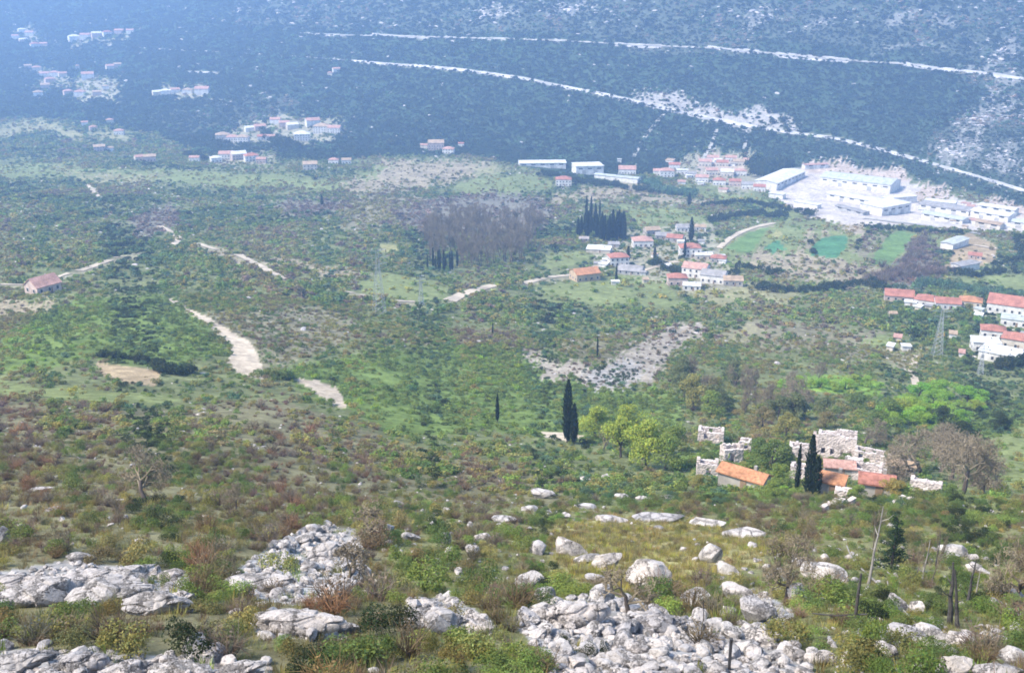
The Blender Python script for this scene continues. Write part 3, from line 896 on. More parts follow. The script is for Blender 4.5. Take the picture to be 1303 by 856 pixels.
def hall(p1, p2, W, h, label, cat='warehouse', roof='white', wall='white', kind='gable', pitch=.16, name='warehouse', group=None, bands=True, doors=2):
    a, b = at(*p1), at(*p2)
    c = (a+b)/2
    d = b-a
    if d.x < 0: d = -d
    L = math.hypot(d.x, d.y)
    rz = math.atan2(d.y, d.x)
    nrm = Vector((-math.sin(rz), math.cos(rz), 0))
    c = c + nrm*W/2
    c.z = min(a.z, b.z, float(drop(c.x, c.y)))+1.0
    root = empty(name, c, rz)
    tag(root, label, cat, group)
    building(name, root, L, W, h, wall, roof, kind, pitch, win=False, door=False, over=.6)
    if bands:
        n = max(2, int(L/9))
        me = unit('window', (4.5, .1, 1.1), M_DARK)
        for k in range(n): link('window', me, root, ((k+.5)/n*L-L/2, -W/2-.06, h*.62))
        me = unit('loading_door', (4.0, .12, min(4.2, h*.55)), wallm('grey'))
        for k in range(doors): link('loading_door', me, root, ((k+.7)/(doors+.4)*L-L/2, -W/2-.07, -.3))
    KEEP.append((c.x, c.y, .5*math.hypot(L, W)))
    return root
def ruin_wall(L, top, opens, t, r, base=-2.5, gable=0.0):
    """a broken masonry wall: filled cells of a fine grid, skinned, every corner knocked about"""
    c = .2
    nx, nz_ = max(3, int(round(L/c))), int(math.ceil((top+gable-base)/c))+1
    c0 = L/nx
    xm = (np.arange(nx)+.5)*c0 - L/2
    h = np.zeros(nx); z = top*(.85+.15*r.random())
    for k in range(nx):
        z = min(top, max(top*.72, z + (r.standard_normal()*.012*top if r.random() < .93 else r.standard_normal()*.10*top)))
        h[k] = z + gable*max(0, 1-abs(xm[k])/(L/2))*(.9+.1*r.random())
    zc = base+(np.arange(nz_)+.5)*c
    G = zc[None, :] < h[:, None]
    for o in opens:
        G &= ~((xm[:, None] > o[0]) & (xm[:, None] < o[1]) & (zc[None, :] > o[2]) & (zc[None, :] < o[3]))
    P = np.pad(G, 1)
    J = r.normal(0, .045, (nx+1, nz_+1, 3))
    J[0, :, 0] = J[-1, :, 0] = 0
    ii, kk = np.meshgrid(np.arange(nx+1), np.arange(nz_+1), indexing='ij')
    fr = np.stack([ii*c0-L/2, np.full(ii.shape, -t/2), base+kk*c], -1) + J
    bk = fr + (0, t, 0)
    n1 = (nx+1)*(nz_+1)
    vid = lambda i, k, s: s*n1 + i*(nz_+1)+k
    q = []
    for i, k in zip(*np.nonzero(G)):
        q.append((vid(i,k,0), vid(i+1,k,0), vid(i+1,k+1,0), vid(i,k+1,0)))
        q.append((vid(i+1,k,1), vid(i,k,1), vid(i,k+1,1), vid(i+1,k+1,1)))
        if not P[i, k+1]: q.append((vid(i,k,1), vid(i,k,0), vid(i,k+1,0), vid(i,k+1,1)))
        if not P[i+2, k+1]: q.append((vid(i+1,k,0), vid(i+1,k,1), vid(i+1,k+1,1), vid(i+1,k+1,0)))
        if not P[i+1, k]: q.append((vid(i,k,1), vid(i+1,k,1), vid(i+1,k,0), vid(i,k,0)))
        if not P[i+1, k+2]: q.append((vid(i,k+1,0), vid(i+1,k+1,0), vid(i+1,k+1,1), vid(i,k+1,1)))
    v = np.concatenate([fr.reshape(-1, 3), bk.reshape(-1, 3)])
    u, inv = np.unique(np.array(q), return_inverse=True)
    return mesh_np('wall', v[u], inv.reshape(-1, 4), (M_STONEWALL,))
M_STONEWALL = noisy('rough_pale_stone', (.57, .495, .46), 1.6, (.7, 1.12), coord='pos', bump=.4, scale2=.4)
def ruin(px, py, wpx, hpx, label, seed, depth=.6, yaw=0, nwin=2, arch=False, gable=0.0, storeys=1):
    r = np.random.default_rng(seed)
    p = at(px, py); m = ppm(p)
    L, h = wpx*m, hpx*m*1.05
    W = L*depth
    d = Vector((p.x, p.y, 0)).normalized()
    c = Vector((p.x, p.y, 0)) + d*W/2
    c.z = min(p.z, float(drop(c.x, c.y))+1.0)
    root = empty('ruined_house', c, math.radians(yaw)-math.atan2(p.x, p.y))
    tag(root, label, 'ruin')
    t = .55
    def ops(LL, n):
        o = []
        for s in range(storeys):
            for k in range(n):
                x = ((k+.5)/n-.5)*LL*.9 + r.standard_normal()*.15
                z = .8 + s*2.7
                if z+1.3 < h*.84: o.append((x-.4, x+.4, z, z+1.3))
        if arch: o = [(-LL*.32, -LL*.32+1.5, -.3, 2.0)] + [q for q in o if q[0] > -LL*.32+1.7]
        return o
    link('wall', ruin_wall(L, h, ops(L, nwin), t, r), root, (0, -W/2+t/2, 0))
    link('wall', ruin_wall(L, h*.95, ops(L, max(1, nwin-1)), t, r), root, (0, W/2-t/2, 0))
    for s in (-1, 1):
        link('wall', ruin_wall(W-2*t-.01, h, [], t, r, gable=gable*W), root, (s*(L/2-t/2), 0, 0), math.pi/2)
    KEEP.append((c.x, c.y, .36*math.hypot(L, W)))
    return root

ORD = ['first', 'second', 'third', 'fourth', 'fifth', 'sixth', 'seventh', 'eighth', 'ninth', 'tenth', 'eleventh', 'twelfth', 'thirteenth', 'fourteenth', 'fifteenth', 'sixteenth', 'seventeenth', 'eighteenth', 'nineteenth', 'twentieth']
ADJ = {'red': 'red roofed', 'pink': 'pinkish roofed', 'orange': 'orange roofed', 'grey': 'grey roofed', 'white': 'white roofed', 'tan': 'tan roofed', 'pale': 'pale roofed', 'stone': 'stone roofed'}
def cluster(items, where, group):
    """a hamlet: every house its own thing, told apart by roof and by its place in the row"""
    it = sorted(items, key=lambda q: q[0])
    for k, q in enumerate(it):
        x, y, w_, h_, roof, wl, kind, yaw = q
        word = 'leftmost' if k == 0 else 'rightmost' if k == len(it)-1 else ORD[k] + ' from the left'
        house(x, y, w_, h_, f'{ADJ[roof]} house, {word} in {where}', group=group, yaw=yaw, roof=roof, wall=wl, kind=kind)

cluster([(744,358,30,9,'orange','tan','gable',25), (786,339,24,11,'red','white','hip',15), (773,337,13,6,'white','white','flat',0), (803,350,30,5,'grey','grey','gable',-12),
         (762,322,30,4,'white','cream','flat',-6), (781,315,14,4,'grey','grey','gable',0), (743,308,12,4,'stone','stone','gable',0), (817,315,25,8,'pink','white','hip',10),
         (829,299,18,6,'tan','stone','gable',20), (843,305,18,5,'grey','stone','gable',0), (859,308,20,5,'red','grey','gable',-10), (870,295,20,5,'grey','white','gable',8), (891,294,14,5,'tan','white','gable',0)],
        'the upper mid valley hamlet', 'upper houses of the mid valley hamlet')
cluster([(877,328,26,12,'red','white','hip',10), (895,331,22,6,'white','cream','flat',5), (914,335,19,6,'red','stone','hip',-5), (885,354,30,12,'pink','white','gable',-15), (861,364,24,10,'red','pink','hip',8),
         (908,361,30,10,'grey','white','gable',-12), (932,364,24,7,'tan','stone','gable',6), (880,370,22,6,'white','white','flat',0)], 'the lower mid valley hamlet', 'lower houses of the mid valley hamlet')
cluster([(1143,384,35,7,'red','pink','gable',4), (1158,390,14,5,'white','white','flat',0), (1180,391,30,8,'red','white','hip',-8), (1204,394,30,8,'red','white','gable',10), (1234,391,27,7,'orange','cream','hip',0)],
        'the right edge upper row', 'upper row of houses at the right edge')
cluster([(1284,400,52,11,'red','white','gable',-4), (1262,431,29,10,'red','white','hip',5), (1252,448,32,12,'white','white','flat',12), (1293,445,36,12,'red','cream','hip',-6), (1272,462,46,11,'white','white','flat',-12), (1290,416,32,9,'pale','white','flat',0)],
        'the right edge lower group', 'lower group of houses at the right edge')
hall((988,243), (1024,225), 24, 6.5, 'long pale hall with light roof at the upper left of the factory yard', roof='white')
hall((1043,234), (1132,247), 34, 8, 'largest hall with pale greenish roof at the back of the factory yard', roof='pale')
hall((1052,254), (1116,264), 15, 5, 'low white hall in front of the largest factory hall', roof='white')
hall((1062,268), (1098,274), 8, 3.6, 'small grey shed on the open factory yard', roof='grey', wall='grey')
hall((1122,275), (1158,271), 24, 8.5, 'bright white flat roofed box building in the middle of the factory yard', kind='flat', cat='factory')
hall((1168,268), (1232,275), 18, 5.5, 'long grey roofed hall right of the white box factory', roof='grey')
hall((1172,279), (1224,285), 12, 4.5, 'low pale hall beside the road right of the white box factory', roof='pale')
hall((1234,276), (1282,283), 16, 5, 'white hall at the right end of the factory yard', roof='white')
hall((1240,289), (1272,292), 9, 4, 'small brown roofed workshop at the right end of the factory yard', roof='tan', wall='cream')
hall((1286,289), (1318,292), 12, 4.5, 'pale shed cut by the right edge beyond the factory yard', roof='pale')
hall((978,251), (996,254), 8, 4, 'small white cube building at the left corner of the factory yard', kind='flat', bands=False)
hall((661,211), (720,215), 18, 5.5, 'long white warehouse at the foot of the far hillside', roof='white')
hall((733,222), (768,222), 22, 8, 'white two tiered warehouse left of the long low greenhouse', kind='flat')
hall((756,226), (811,234), 9, 4, 'long low greenhouse with pale green roof below the white warehouses', roof='pale', cat='greenhouse', name='greenhouse', bands=False)
hall((1176,262), (1214,266), 10, 4.5, 'narrow white shed behind the long grey roofed hall', roof='white')
hall((1244,268), (1290,274), 12, 5, 'white shed behind the hall at the right end of the yard', roof='white')
hall((1128,262), (1166,258), 8, 6, 'white annex directly behind the white box factory', kind='flat', cat='factory', bands=False)
hall((1010,262), (1040,266), 7, 3.4, 'low white canopy on the left of the open factory yard', kind='flat', cat='canopy', name='canopy', bands=False)
hall((1024,216), (1054,214), 8, 4, 'small pale hall above the long pale hall of the factory', roof='pink')
house(717,237,20,8,'bright red roofed white house alone below the white warehouses', roof='red', kind='hip')
house(798,222,22,6,'pink roofed white house right of the two tiered warehouse', roof='pink')
house(788,208,5,5,'tiny white hut alone on the dark slope above the greenhouse', roof='white', kind='flat', cat='hut', name='hut')
cluster([(838,224,14,6,'pink','white','gable',0), (848,226,18,8,'pink','white','hip',8), (858,216,14,6,'red','white','gable',0), (868,222,14,5,'white','white','flat',0), (893,232,16,6,'pink','white','gable',0), (905,223,15,6,'pink','cream','gable',10),
         (915,236,16,6,'red','white','hip',0), (925,225,16,6,'white','cream','gable',0), (935,237,15,6,'red','pink','gable',0), (942,224,15,6,'pink','white','hip',0), (951,241,15,6,'grey','white','gable',0), (966,244,15,6,'red','white','gable',0), (880,226,12,5,'grey','white','gable',0)],
        'the village beside the factory', 'village houses left of the factory yard')
cluster([(897,212,16,6,'pink','cream','gable',0), (907,206,15,5,'pink','white','gable',0), (919,212,15,5,'red','cream','gable',0), (930,206,14,5,'pink','white','gable',0), (940,211,15,5,'tan','cream','gable',0), (952,209,13,5,'pink','white','gable',0)],
        'the terraced row above the village', 'terraced row above the factory village')
# far hamlets, too small for their windows
def far_cluster(pts, where, group):
    rr = random.Random(len(pts))
    cluster([(x, y, w_, max(4, w_*.42), rr.choice(['pink', 'pink', 'red', 'tan', 'white']), rr.choice(['white', 'white', 'cream', 'pink']), rr.choice(['gable', 'hip', 'gable']), rr.choice([0, 12, -12])) for x, y, w_ in pts], where, group)
far_cluster([(28,42,9),(38,46,10),(30,55,10),(45,61,11),(56,60,9),(20,50,8)], 'the haziest top left hamlet', 'hazy hamlet at the top left')
far_cluster([(95,53,14),(109,50,12),(123,48,12),(137,46,11),(152,44,11),(166,43,9)], 'the high white roadside row', 'white row along the high left road')
far_cluster([(47,91,11),(57,99,12),(70,98,12),(64,106,12),(58,113,11),(49,123,12),(80,98,10),(36,88,9)], 'the pinkish left slope hamlet', 'pinkish hamlet on the left slope')
far_cluster([(99,88,5),(112,101,15),(102,123,13),(87,121,11),(124,122,11),(135,114,8),(141,89,11),(150,86,9)], 'the scattered left slope hamlet', 'scattered hamlet on the left slope')
far_cluster([(200,122,11),(211,121,12),(223,119,11),(239,120,12),(258,121,17)], 'the short dark wood row', 'short row in the dark wood')
far_cluster([(140,157,9),(108,160,8),(152,172,12),(119,166,9),(127,193,14),(140,193,10),(178,205,12),(191,206,15)], 'the left valley end', 'loose houses at the left valley end')
far_cluster([(284,180,18),(297,182,16),(309,182,16),(318,168,12),(331,167,14),(344,179,12),(351,158,13),(362,162,13),(334,179,12)], 'the left half hillfoot village', 'left half of the village under the hill')
far_cluster([(372,165,14),(385,180,20),(398,161,17),(410,170,20),(426,170,16)], 'the right half hillfoot village', 'right half of the village under the hill')
far_cluster([(275,207,13),(289,204,18),(304,204,18),(320,206,17),(333,208,12),(248,206,12)], 'the pink row where the valley floor begins', 'pink row where the valley floor begins')
far_cluster([(540,189,9),(555,191,20),(571,196,14),(587,187,7)], 'the farm group by the terraces', 'farm group at the edge of the terraces')
far_cluster([(425,209,12),(441,209,12),(395,217,18)], 'the white group beside the pale terraces', 'white group beside the terraces')
far_cluster([(428,92,9),(420,97,6)], 'the pair high on the dark slope', 'pair high on the dark slope')
ro_ = random.Random(9)
for n_, x0, x1, y0, y1, wh_ in ((16, 745, 935, 305, 366, 'among the mid hamlet houses'), (12, 1130, 1303, 385, 462, 'among the houses at the right edge'), (14, 842, 975, 206, 246, 'among the village houses beside the factory'), (14, 1165, 1303, 262, 292, 'in the right part of the factory yard')):
    for _ in range(n_):
        house(ro_.uniform(x0, x1), ro_.uniform(y0, y1), ro_.uniform(6, 11), ro_.uniform(2.5, 4), 'small pale outbuilding ' + wh_, cat='shed', group='small outbuildings ' + wh_, yaw=ro_.uniform(-25, 25), roof=ro_.choice(['white', 'pale', 'pink', 'grey', 'tan']), wall=ro_.choice(['white', 'white', 'cream']), kind=ro_.choice(['flat', 'gable', 'shed']), name='outbuilding')
# roadside ruin on the left, and the works on the tan site
house(56,374,30,10,'lone pinkish stone house with steep gable beside the left road', roof='pink', wall='pink', yaw=32, depth=.8, pitch=.7, name='stone_house')
hall((1212,318), (1232,312), 9, 4, 'small pale shed at the upper left of the tan building site', roof='pale', cat='shed', name='shed', bands=False)
hall((1222,345), (1246,343), 8, 3.5, 'grey low shed at the lower edge of the tan building site', roof='grey', cat='shed', name='shed', bands=False)
house(1240,330,16,5,'small red roofed hut on the tan building site', roof='red', wall='pink', cat='hut', name='hut')

# the ruined village on the slope
ruin(904,563,32,15,'low pale ruin standing alone at the upper left of the ruined village', 1, nwin=2)
ruin(930,588,26,20,'gabled roofless ruin with dark arch above the long orange roof', 2, yaw=25, arch=True, nwin=1, gable=.35)
ruin(948,575,14,16,'narrow broken wall tower behind the arched ruin', 14, depth=.8, nwin=1)
ruin(899,610,27,22,'pinkish roofless ruin at the left end of the long orange roof', 3, nwin=1, gable=.3)
house(946,622,56,8,'long low house with bright orange tiled roof at the left of the ruins', roof='orange', wall='stone', yaw=-24, depth=.42, pitch=.5, name='farmhouse')
ruin(1063,583,47,31,'tallest roofless ruin with jagged upper wall in the middle of the village', 4, nwin=4, storeys=2, depth=.5)
ruin(1019,589,32,23,'white roofless ruin with dark openings behind the three cypresses', 5, nwin=3, storeys=1)
ruin(1016,611,22,20,'narrow white ruin wall just left of the cypresses', 6, nwin=1)
house(1066,609,36,15,'stone house with faded pink roof below the tallest ruin', roof='pink', wall='stone', yaw=6, depth=.6, name='stone_house')
ruin(1111,591,48,17,'long low ruin with a row of window holes right of the tallest ruin', 7, nwin=4, depth=.35)
ruin(1102,610,36,14,'pale broken ruin between the pink roof and the tan roof', 8, nwin=2)
house(1059,630,28,7,'small house with red tiled roof beside the cypress bases', roof='orange', wall='stone', yaw=-10, depth=.7, pitch=.45, name='stone_house')
house(1113,632,40,8,'low red roofed house partly hidden by the autumn coloured tree', roof='red', wall='stone', yaw=4, depth=.42, pitch=.4, name='stone_house')
house(1146,606,32,9,'tan roofed house with white chimney at the right of the ruins', roof='tan', wall='stone', yaw=-6, depth=.5, pitch=.4, name='stone_house', chimney=True)
ruin(1177,627,38,15,'pale roofless ruin at the right end of the village', 9, nwin=3, depth=.5)
ruin(1041,578,16,26,'tall narrow broken gable at the left side of the tallest ruin', 21, nwin=1, depth=.8, gable=.25)
ruin(1086,601,20,18,'small pale walls right of the faded pink roof', 22, nwin=1, depth=.7)
ruin(1128,604,18,12,'low white walls left of the tan roofed house', 23, nwin=1, depth=.8)
ruin(990,580,20,9,'low overgrown wall ring uphill of the cypress trio', 24, nwin=1, depth=.8)
ruin(1072,634,20,11,'low pinkish walls between the two red roofed houses', 25, nwin=1, depth=.6)
def dry_wall(pix, h, label, seed):
    r = np.random.default_rng(seed)
    K = [at(*p) for p in pix]
    root = empty('stone_wall', K[0]); tag(root, label, 'wall')
    for a, b in zip(K[:-1], K[1:]):
        n = max(1, int((b-a).length/2.2)); L = math.hypot((b-a).x, (b-a).y)/n
        for k in range(n):
            c = a+(b-a)*((k+.5)/n); c.z = float(drop(c.x, c.y))
            link('wall_section', ruin_wall(L-.004, h, [], .6, r, base=-1.0), root, c-K[0], math.atan2((b-a).y, (b-a).x))
dry_wall([(1042,650),(1056,646),(1072,642),(1086,640)], 0.6, 'pale dry stone wall below the red roofed house', 31)
dry_wall([(1135,640),(1150,637),(1165,636)], 0.5, 'short dry stone wall right of the autumn coloured tree', 32)

# ------------------------------------------------------------------ pylons and posts
def pylon(px, py, hpx, label):
    p = at(px, py); H = hpx*ppm(p)*1.06
    root = empty('pylon', p, -math.atan2(p.x, p.y)+.3); tag(root, label, 'pylon', None)
    b, wst, t = H*.085, H*.022, .07
    tw = H*.74
    legs = []
    for sx in (-1, 1):
        for sy in (-1, 1):
            m = MB().tube([(sx*b, sy*b, -1), (sx*wst, sy*wst, tw), (sx*wst*.6, sy*wst*.6, H*.97)], [t*1.2, t, t*.8], 4)
            link('leg', m.mesh('leg', M_STEEL), root)
    m = MB(); n = 9
    for i in range(n):
        z0, z1 = tw*i/n, tw*(i+1)/n
        w0, w1 = b+(wst-b)*i/n, b+(wst-b)*(i+1)/n
        for (s, e) in (((-1,-1),(1,-1)), ((1,-1),(1,1)), ((1,1),(-1,1)), ((-1,1),(-1,-1))):
            m.tube([(s[0]*w0, s[1]*w0, z0), (e[0]*w1, e[1]*w1, z1)], t*.6, 3, False)
            m.tube([(e[0]*w0, e[1]*w0, z0), (s[0]*w1, s[1]*w1, z1)], t*.6, 3, False)
    link('lattice', m.mesh('lattice', M_STEEL), root)
    for z, l in ((.74, .15), (.84, .19), (.94, .13)):
        m = MB()
        for s in (-1, 1):
            for yy in (-1, 1): m.tube([(s*wst, yy*wst*.8, H*z), (s*H*l, 0, H*z+H*.008)], t*.7, 3)
            m.tube([(s*wst, 0, H*z+H*.035), (s*H*l, 0, H*z+H*.01)], t*.7, 3)
        arm = link('crossarm', m.mesh('crossarm', M_STEEL), root)
        ins = MB().tube([(0, 0, 0), (0, 0, -H*.045)], .14, 5).mesh('insulator', M_DARK)
        for s in (-1, 1): link('insulator', ins, arm, (s*H*l, 0, H*z))
pylon(483, 400, 84, 'tall grey lattice pylon on the left of the mid slope')
pylon(536, 388, 38, 'short faint lattice pylon right of the tall left one')
pylon(1192, 452, 66, 'grey lattice pylon below the upper row of houses on the right')
pylon(1247, 476, 38, 'faint lattice pylon by the white house at the right edge')

# ------------------------------------------------------------------ trees
def rec(m, p, d, l, r, dep, mx, g, wig=.18, quad_from=3, kids=(3, 4), spread=.75):
    n = 3
    pts, q = [p], p.copy()
    dd = d.copy()
    for i in range(n):
        dd = dd + g.standard_normal(3)*wig + (0, 0, .05)
        dd /= np.linalg.norm(dd)
        q = q + dd*l/n
        pts.append(q)
    r = max(r, (.018, .013, .0085, .0054, .0038, .0030)[min(dep, 5)])
    rr = np.linspace(r, r*.62, n+1)
    if dep >= quad_from:
        for a, b, r0, r1 in zip(pts[:-1], pts[1:], rr[:-1], rr[1:]):
            s = np.cross(b-a, g.standard_normal(3)); s /= np.linalg.norm(s)+1e-9
            m[1].add([a-s*r0, a+s*r0, b+s*r1, b-s*r1], [(0, 1, 2, 3)])
    else:
        m[0 if dep == 0 else 1].tube(pts, rr, (7, 5, 3)[min(dep, 2)])
    if dep >= mx: return
    k = g.integers(kids[0], kids[1]+1)
    for i in range(k):
        f = .45+.55*(i+1)/k
        j = min(n, max(1, int(round(f*n))))
        a = g.random()*6.283
        s = np.cross(dd, (math.cos(a), math.sin(a), .3)); s /= np.linalg.norm(s)+1e-9
        nd = dd*(1-spread*.5) + s*spread*(.6+.6*g.random()); nd /= np.linalg.norm(nd)
        rec(m, pts[j], nd, l*(.58+.2*g.random()), rr[j]*.66, dep+1, mx, g, wig, quad_from, kids, spread)
def bare_meshes(seed, mx=5, l=.36, r=.035, kids=(4, 4), spread=.75, m0=M_BARK, m1=M_TWIG, thick=1.0):
    g = np.random.default_rng(seed)
    a, b = MB(), MB()
    rec((a, b), np.array([0, 0, -.03]), np.array([.05, .02, 1.0]), l, r*thick, 0, mx, g, kids=kids, spread=spread)
    top = max(v[:, 2].max() for v in b.v)
    for q in (a, b): q.v = [v/top for v in q.v]
    return a.mesh('trunk', m0), b.mesh('branches', m1)
BARE_T = [bare_meshes(s, kids=(4, 5), spread=.85) for s in (3, 5, 8)]
BARE_THIN = [bare_meshes(s, 4, .5, .032, (4, 5), .42) for s in (11, 12, 13)]
BARE_DARK = [bare_meshes(s, 4, .42, .03, (3, 5), .6, M_CHAR, M_TWIG) for s in (21, 22)]
BUSHY = [bare_meshes(s, 5, .2, .022, (3, 4), .95) for s in (31, 32)]
def leafy_meshes(seed, n=3600, size=.024, tall=1.0):
    g = np.random.default_rng(seed)
    a = MB(); a.tube([(0, 0, -.06), (.01, .01, .18), (.02, 0, .4), (.03, .02, .65)], [.035, .028, .02, .008], 6)
    lobes = []
    for k in range(8):
        an, rd = g.random()*6.283, .12+.2*g.random()
        z = .26+.52*g.random()
        e = np.array([rd*math.cos(an), rd*math.sin(an), z])
        a.tube([(.015, 0, .22+.2*g.random()), e*(.6, .6, .75), e], [.014, .009, .004], 4)
        q = .16+.11*g.random()
        lobes.append((*e, q, q, q*.85))
    lobes.append((0, 0, .82, .17, .17, .15))
    v, f, sh = leaf_cloud(n, lobes, size, g)
    me = mesh_np('crown', v, f, (M_LEAF,)); shade_attr(me, sh, .1, g)
    return a.mesh('trunk', M_BARK), me
LEAFY = [leafy_meshes(s) for s in (41, 42, 43)]
def cypress_meshes(seed, n=900, slim=1.0):
    g = np.random.default_rng(seed)
    t = g.random(n)**.85
    prof = np.interp(t, [0, .12, .35, .7, .9, 1], [.055, .085, .095, .075, .04, .006])*slim*(1+.16*vnoise(t*14, np.full(n, seed*1.7), seed))
    an = g.random(n)*6.283
    rd = prof*np.clip(1-np.abs(g.standard_normal(n))*.25, .2, 1.15)
    c = np.stack([np.cos(an)*rd, np.sin(an)*rd, .05+t*.95], 1)
    s = .026*(.6+.8*g.random(n))[:, None]*(1-.45*t)[:, None]
    out = np.stack([np.cos(an), np.sin(an), np.zeros(n)], 1)
    tn = np.stack([-np.sin(an), np.cos(an), np.zeros(n)], 1) + g.standard_normal((n, 3))*.4
    up = np.array([0, 0, 1.0]) + out*.25 + g.standard_normal((n, 3))*.3
    v = np.stack([c-tn*s*.5, c+tn*s*.5, c+tn*s*.25+up*s*2.4, c-tn*s*.25+up*s*2.4], 1).reshape(-1, 3)
    me = mesh_np('crown', v, np.arange(4*n).reshape(n, 4), (M_LEAF,)); shade_attr(me, .75+.5*g.random(n), .06, g)
    return MB().tube([(0, 0, -.05), (0, 0, .2), (0, 0, .9)], [.022, .016, .004], 6).mesh('trunk', M_BARK), me
CYP = [cypress_meshes(s) for s in (51, 52, 53)] + [cypress_meshes(54, 900, .72)]
def pine_meshes(seed, n=1500):
    g = np.random.default_rng(seed)
    a = MB(); a.tube([(0, 0, -.05), (.01, 0, .4), (0, 0, .97)], [.022, .016, .003], 6)
    V, k = [], 0
    for i in range(46):
        z = .1+.86*(i/46); an = g.random()*6.283; l = (.24*(1-z)**.8+.02)*(.7+.5*g.random())
        d = np.array([math.cos(an), math.sin(an), .1*g.standard_normal()])
        a.tube([(0, 0, z), tuple(np.array([0, 0, z])+d*l)], [.006, .001], 3, False)
        m = int(n*l/6.0)+6
        u = g.random(m)[:, None]
        c = np.array([0, 0, z])+d*l*u + g.standard_normal((m, 3))*.018
        dd = d + g.standard_normal((m, 3))*.6; dd /= np.linalg.norm(dd, axis=1)[:, None]
        s = np.cross(dd, g.standard_normal((m, 3))); s /= np.linalg.norm(s, axis=1)[:, None]
        V.append(np.stack([c-s*.008, c+s*.008, c+dd*.045], 1))
    V = np.concatenate(V); f = np.arange(len(V)*3).reshape(-1, 3)
    me = mesh_np('crown', V.reshape(-1, 3), f, (M_LEAF,)); shade_attr(me, .75+.5*g.random(len(f)), .06, g)
    return a.mesh('trunk', M_BARK), me
PINE = pine_meshes(61)
_t0 = {}
def tree(kind, px, py, hpx, label=None, meshes=None, group=None, tint=None, wide=1.0, cat='tree', rz=None, crown='crown', tilt=0.0, pos=None, H=None):
    p = pos or at(px, py)
    H = H or hpx*ppm(p)*1.06
    root = empty(kind, p, random.random()*6.28 if rz is None else rz)
    root.scale = (H*wide, H*wide, H)
    if tilt: root.rotation_euler[1] = tilt
    tag(root, label, cat, group)
    link('trunk', meshes[0], root)
    o = link(crown, meshes[1], root)
    if tint is not None: o['tint'] = (*tint, 1.0)
    return root
DKC = (.022, .036, .020)
for px, py, h, wd, k, lb in ((722,563,80,.8,0,'taller of the two dark cypresses beside the pale clearing'), (730,565,52,.95,1,'shorter dark cypress pressed against the taller one by the pale clearing'),
                         (1013,629,64,.62,3,'leftmost slim cypress in front of the ruined village'), (1028,630,78,.85,0,'tallest cypress in front of the ruined village'), (1037,631,52,1.2,2,'broad right hand cypress of the three before the ruins'),
                         (633,537,36,.8,3,'slim dark spire of a tree in the green hollow'), (879,308,30,1.1,1,'tall dark cypress above the red roofed hip house in the mid hamlet'), (871,328,24,.9,3,'thin dark cypress beside the red roofed house in the mid hamlet'),
                         (784,362,24,.8,3,'thin dark cypress below the white flat roofed house'), (799,334,20,1.2,1,'short dark cypress right of the red roofed house with lean-to'), (833,330,15,1.4,2,'small dark conifer in the middle of the hamlet garden'),
                         (410,262,13,1.6,1,'single dark cypress alone on the scrubby plain'), (877,262,16,1.4,2,'dark conifer on the terrace above the hamlet'), (627,425,14,.8,3,'tiny dark spire on the brown band of scrub'),
                         (760,455,26,.6,3,'thin dark dead spire above the eroded gully'), (716,420,8,1.5,2,'small dark conifer above the brown scrub band')):
    tree('cypress', px, py, h, lb, CYP[k], tint=DKC, wide=wd)
# dark cypress grove and the bare poplar wood
rr = random.Random(5)
for k in range(40):
    x = 735 + 60*k/39 + rr.uniform(-2, 2); y = 300 + rr.uniform(-4, 4) + (3 if x > 760 else -2)
    tree('cypress', x, y, rr.uniform(25, 34) if x > 745 else rr.uniform(14, 24), 'dark cypress in the close grove above the mid hamlet', CYP[k % 3], 'cypresses in the dark grove', DKC, wide=rr.uniform(.75, 1.05))
for x, y, h in ((746,282,30), (752,280,28), (763,278,22)):
    tree('cypress', x, y, h, 'slim dark tree rising behind the close cypress grove', CYP[3], 'slim trees behind the cypress grove', DKC, wide=.8)
for k in range(11):
    tree('cypress', 547+k*3.4+rr.uniform(-3, 3), 343+rr.uniform(-6, 3), rr.uniform(13, 27), 'dark slender cypress at the left foot of the bare wood', CYP[3], 'cypresses at the foot of the bare wood', DKC, wide=.85)
for k in range(170):
    u = rr.random(); v = rr.random()**.8
    x = 546 + 138*u + rr.uniform(-5, 5); y = 292 + 50*v - (18*abs(u-.45))
    tree('bare_poplar', x, y, rr.uniform(25, 40), 'bare grey poplar in the leafless wood', BARE_THIN[k % 3], 'bare poplars of the leafless wood', wide=rr.uniform(.5, .75), crown='branches')
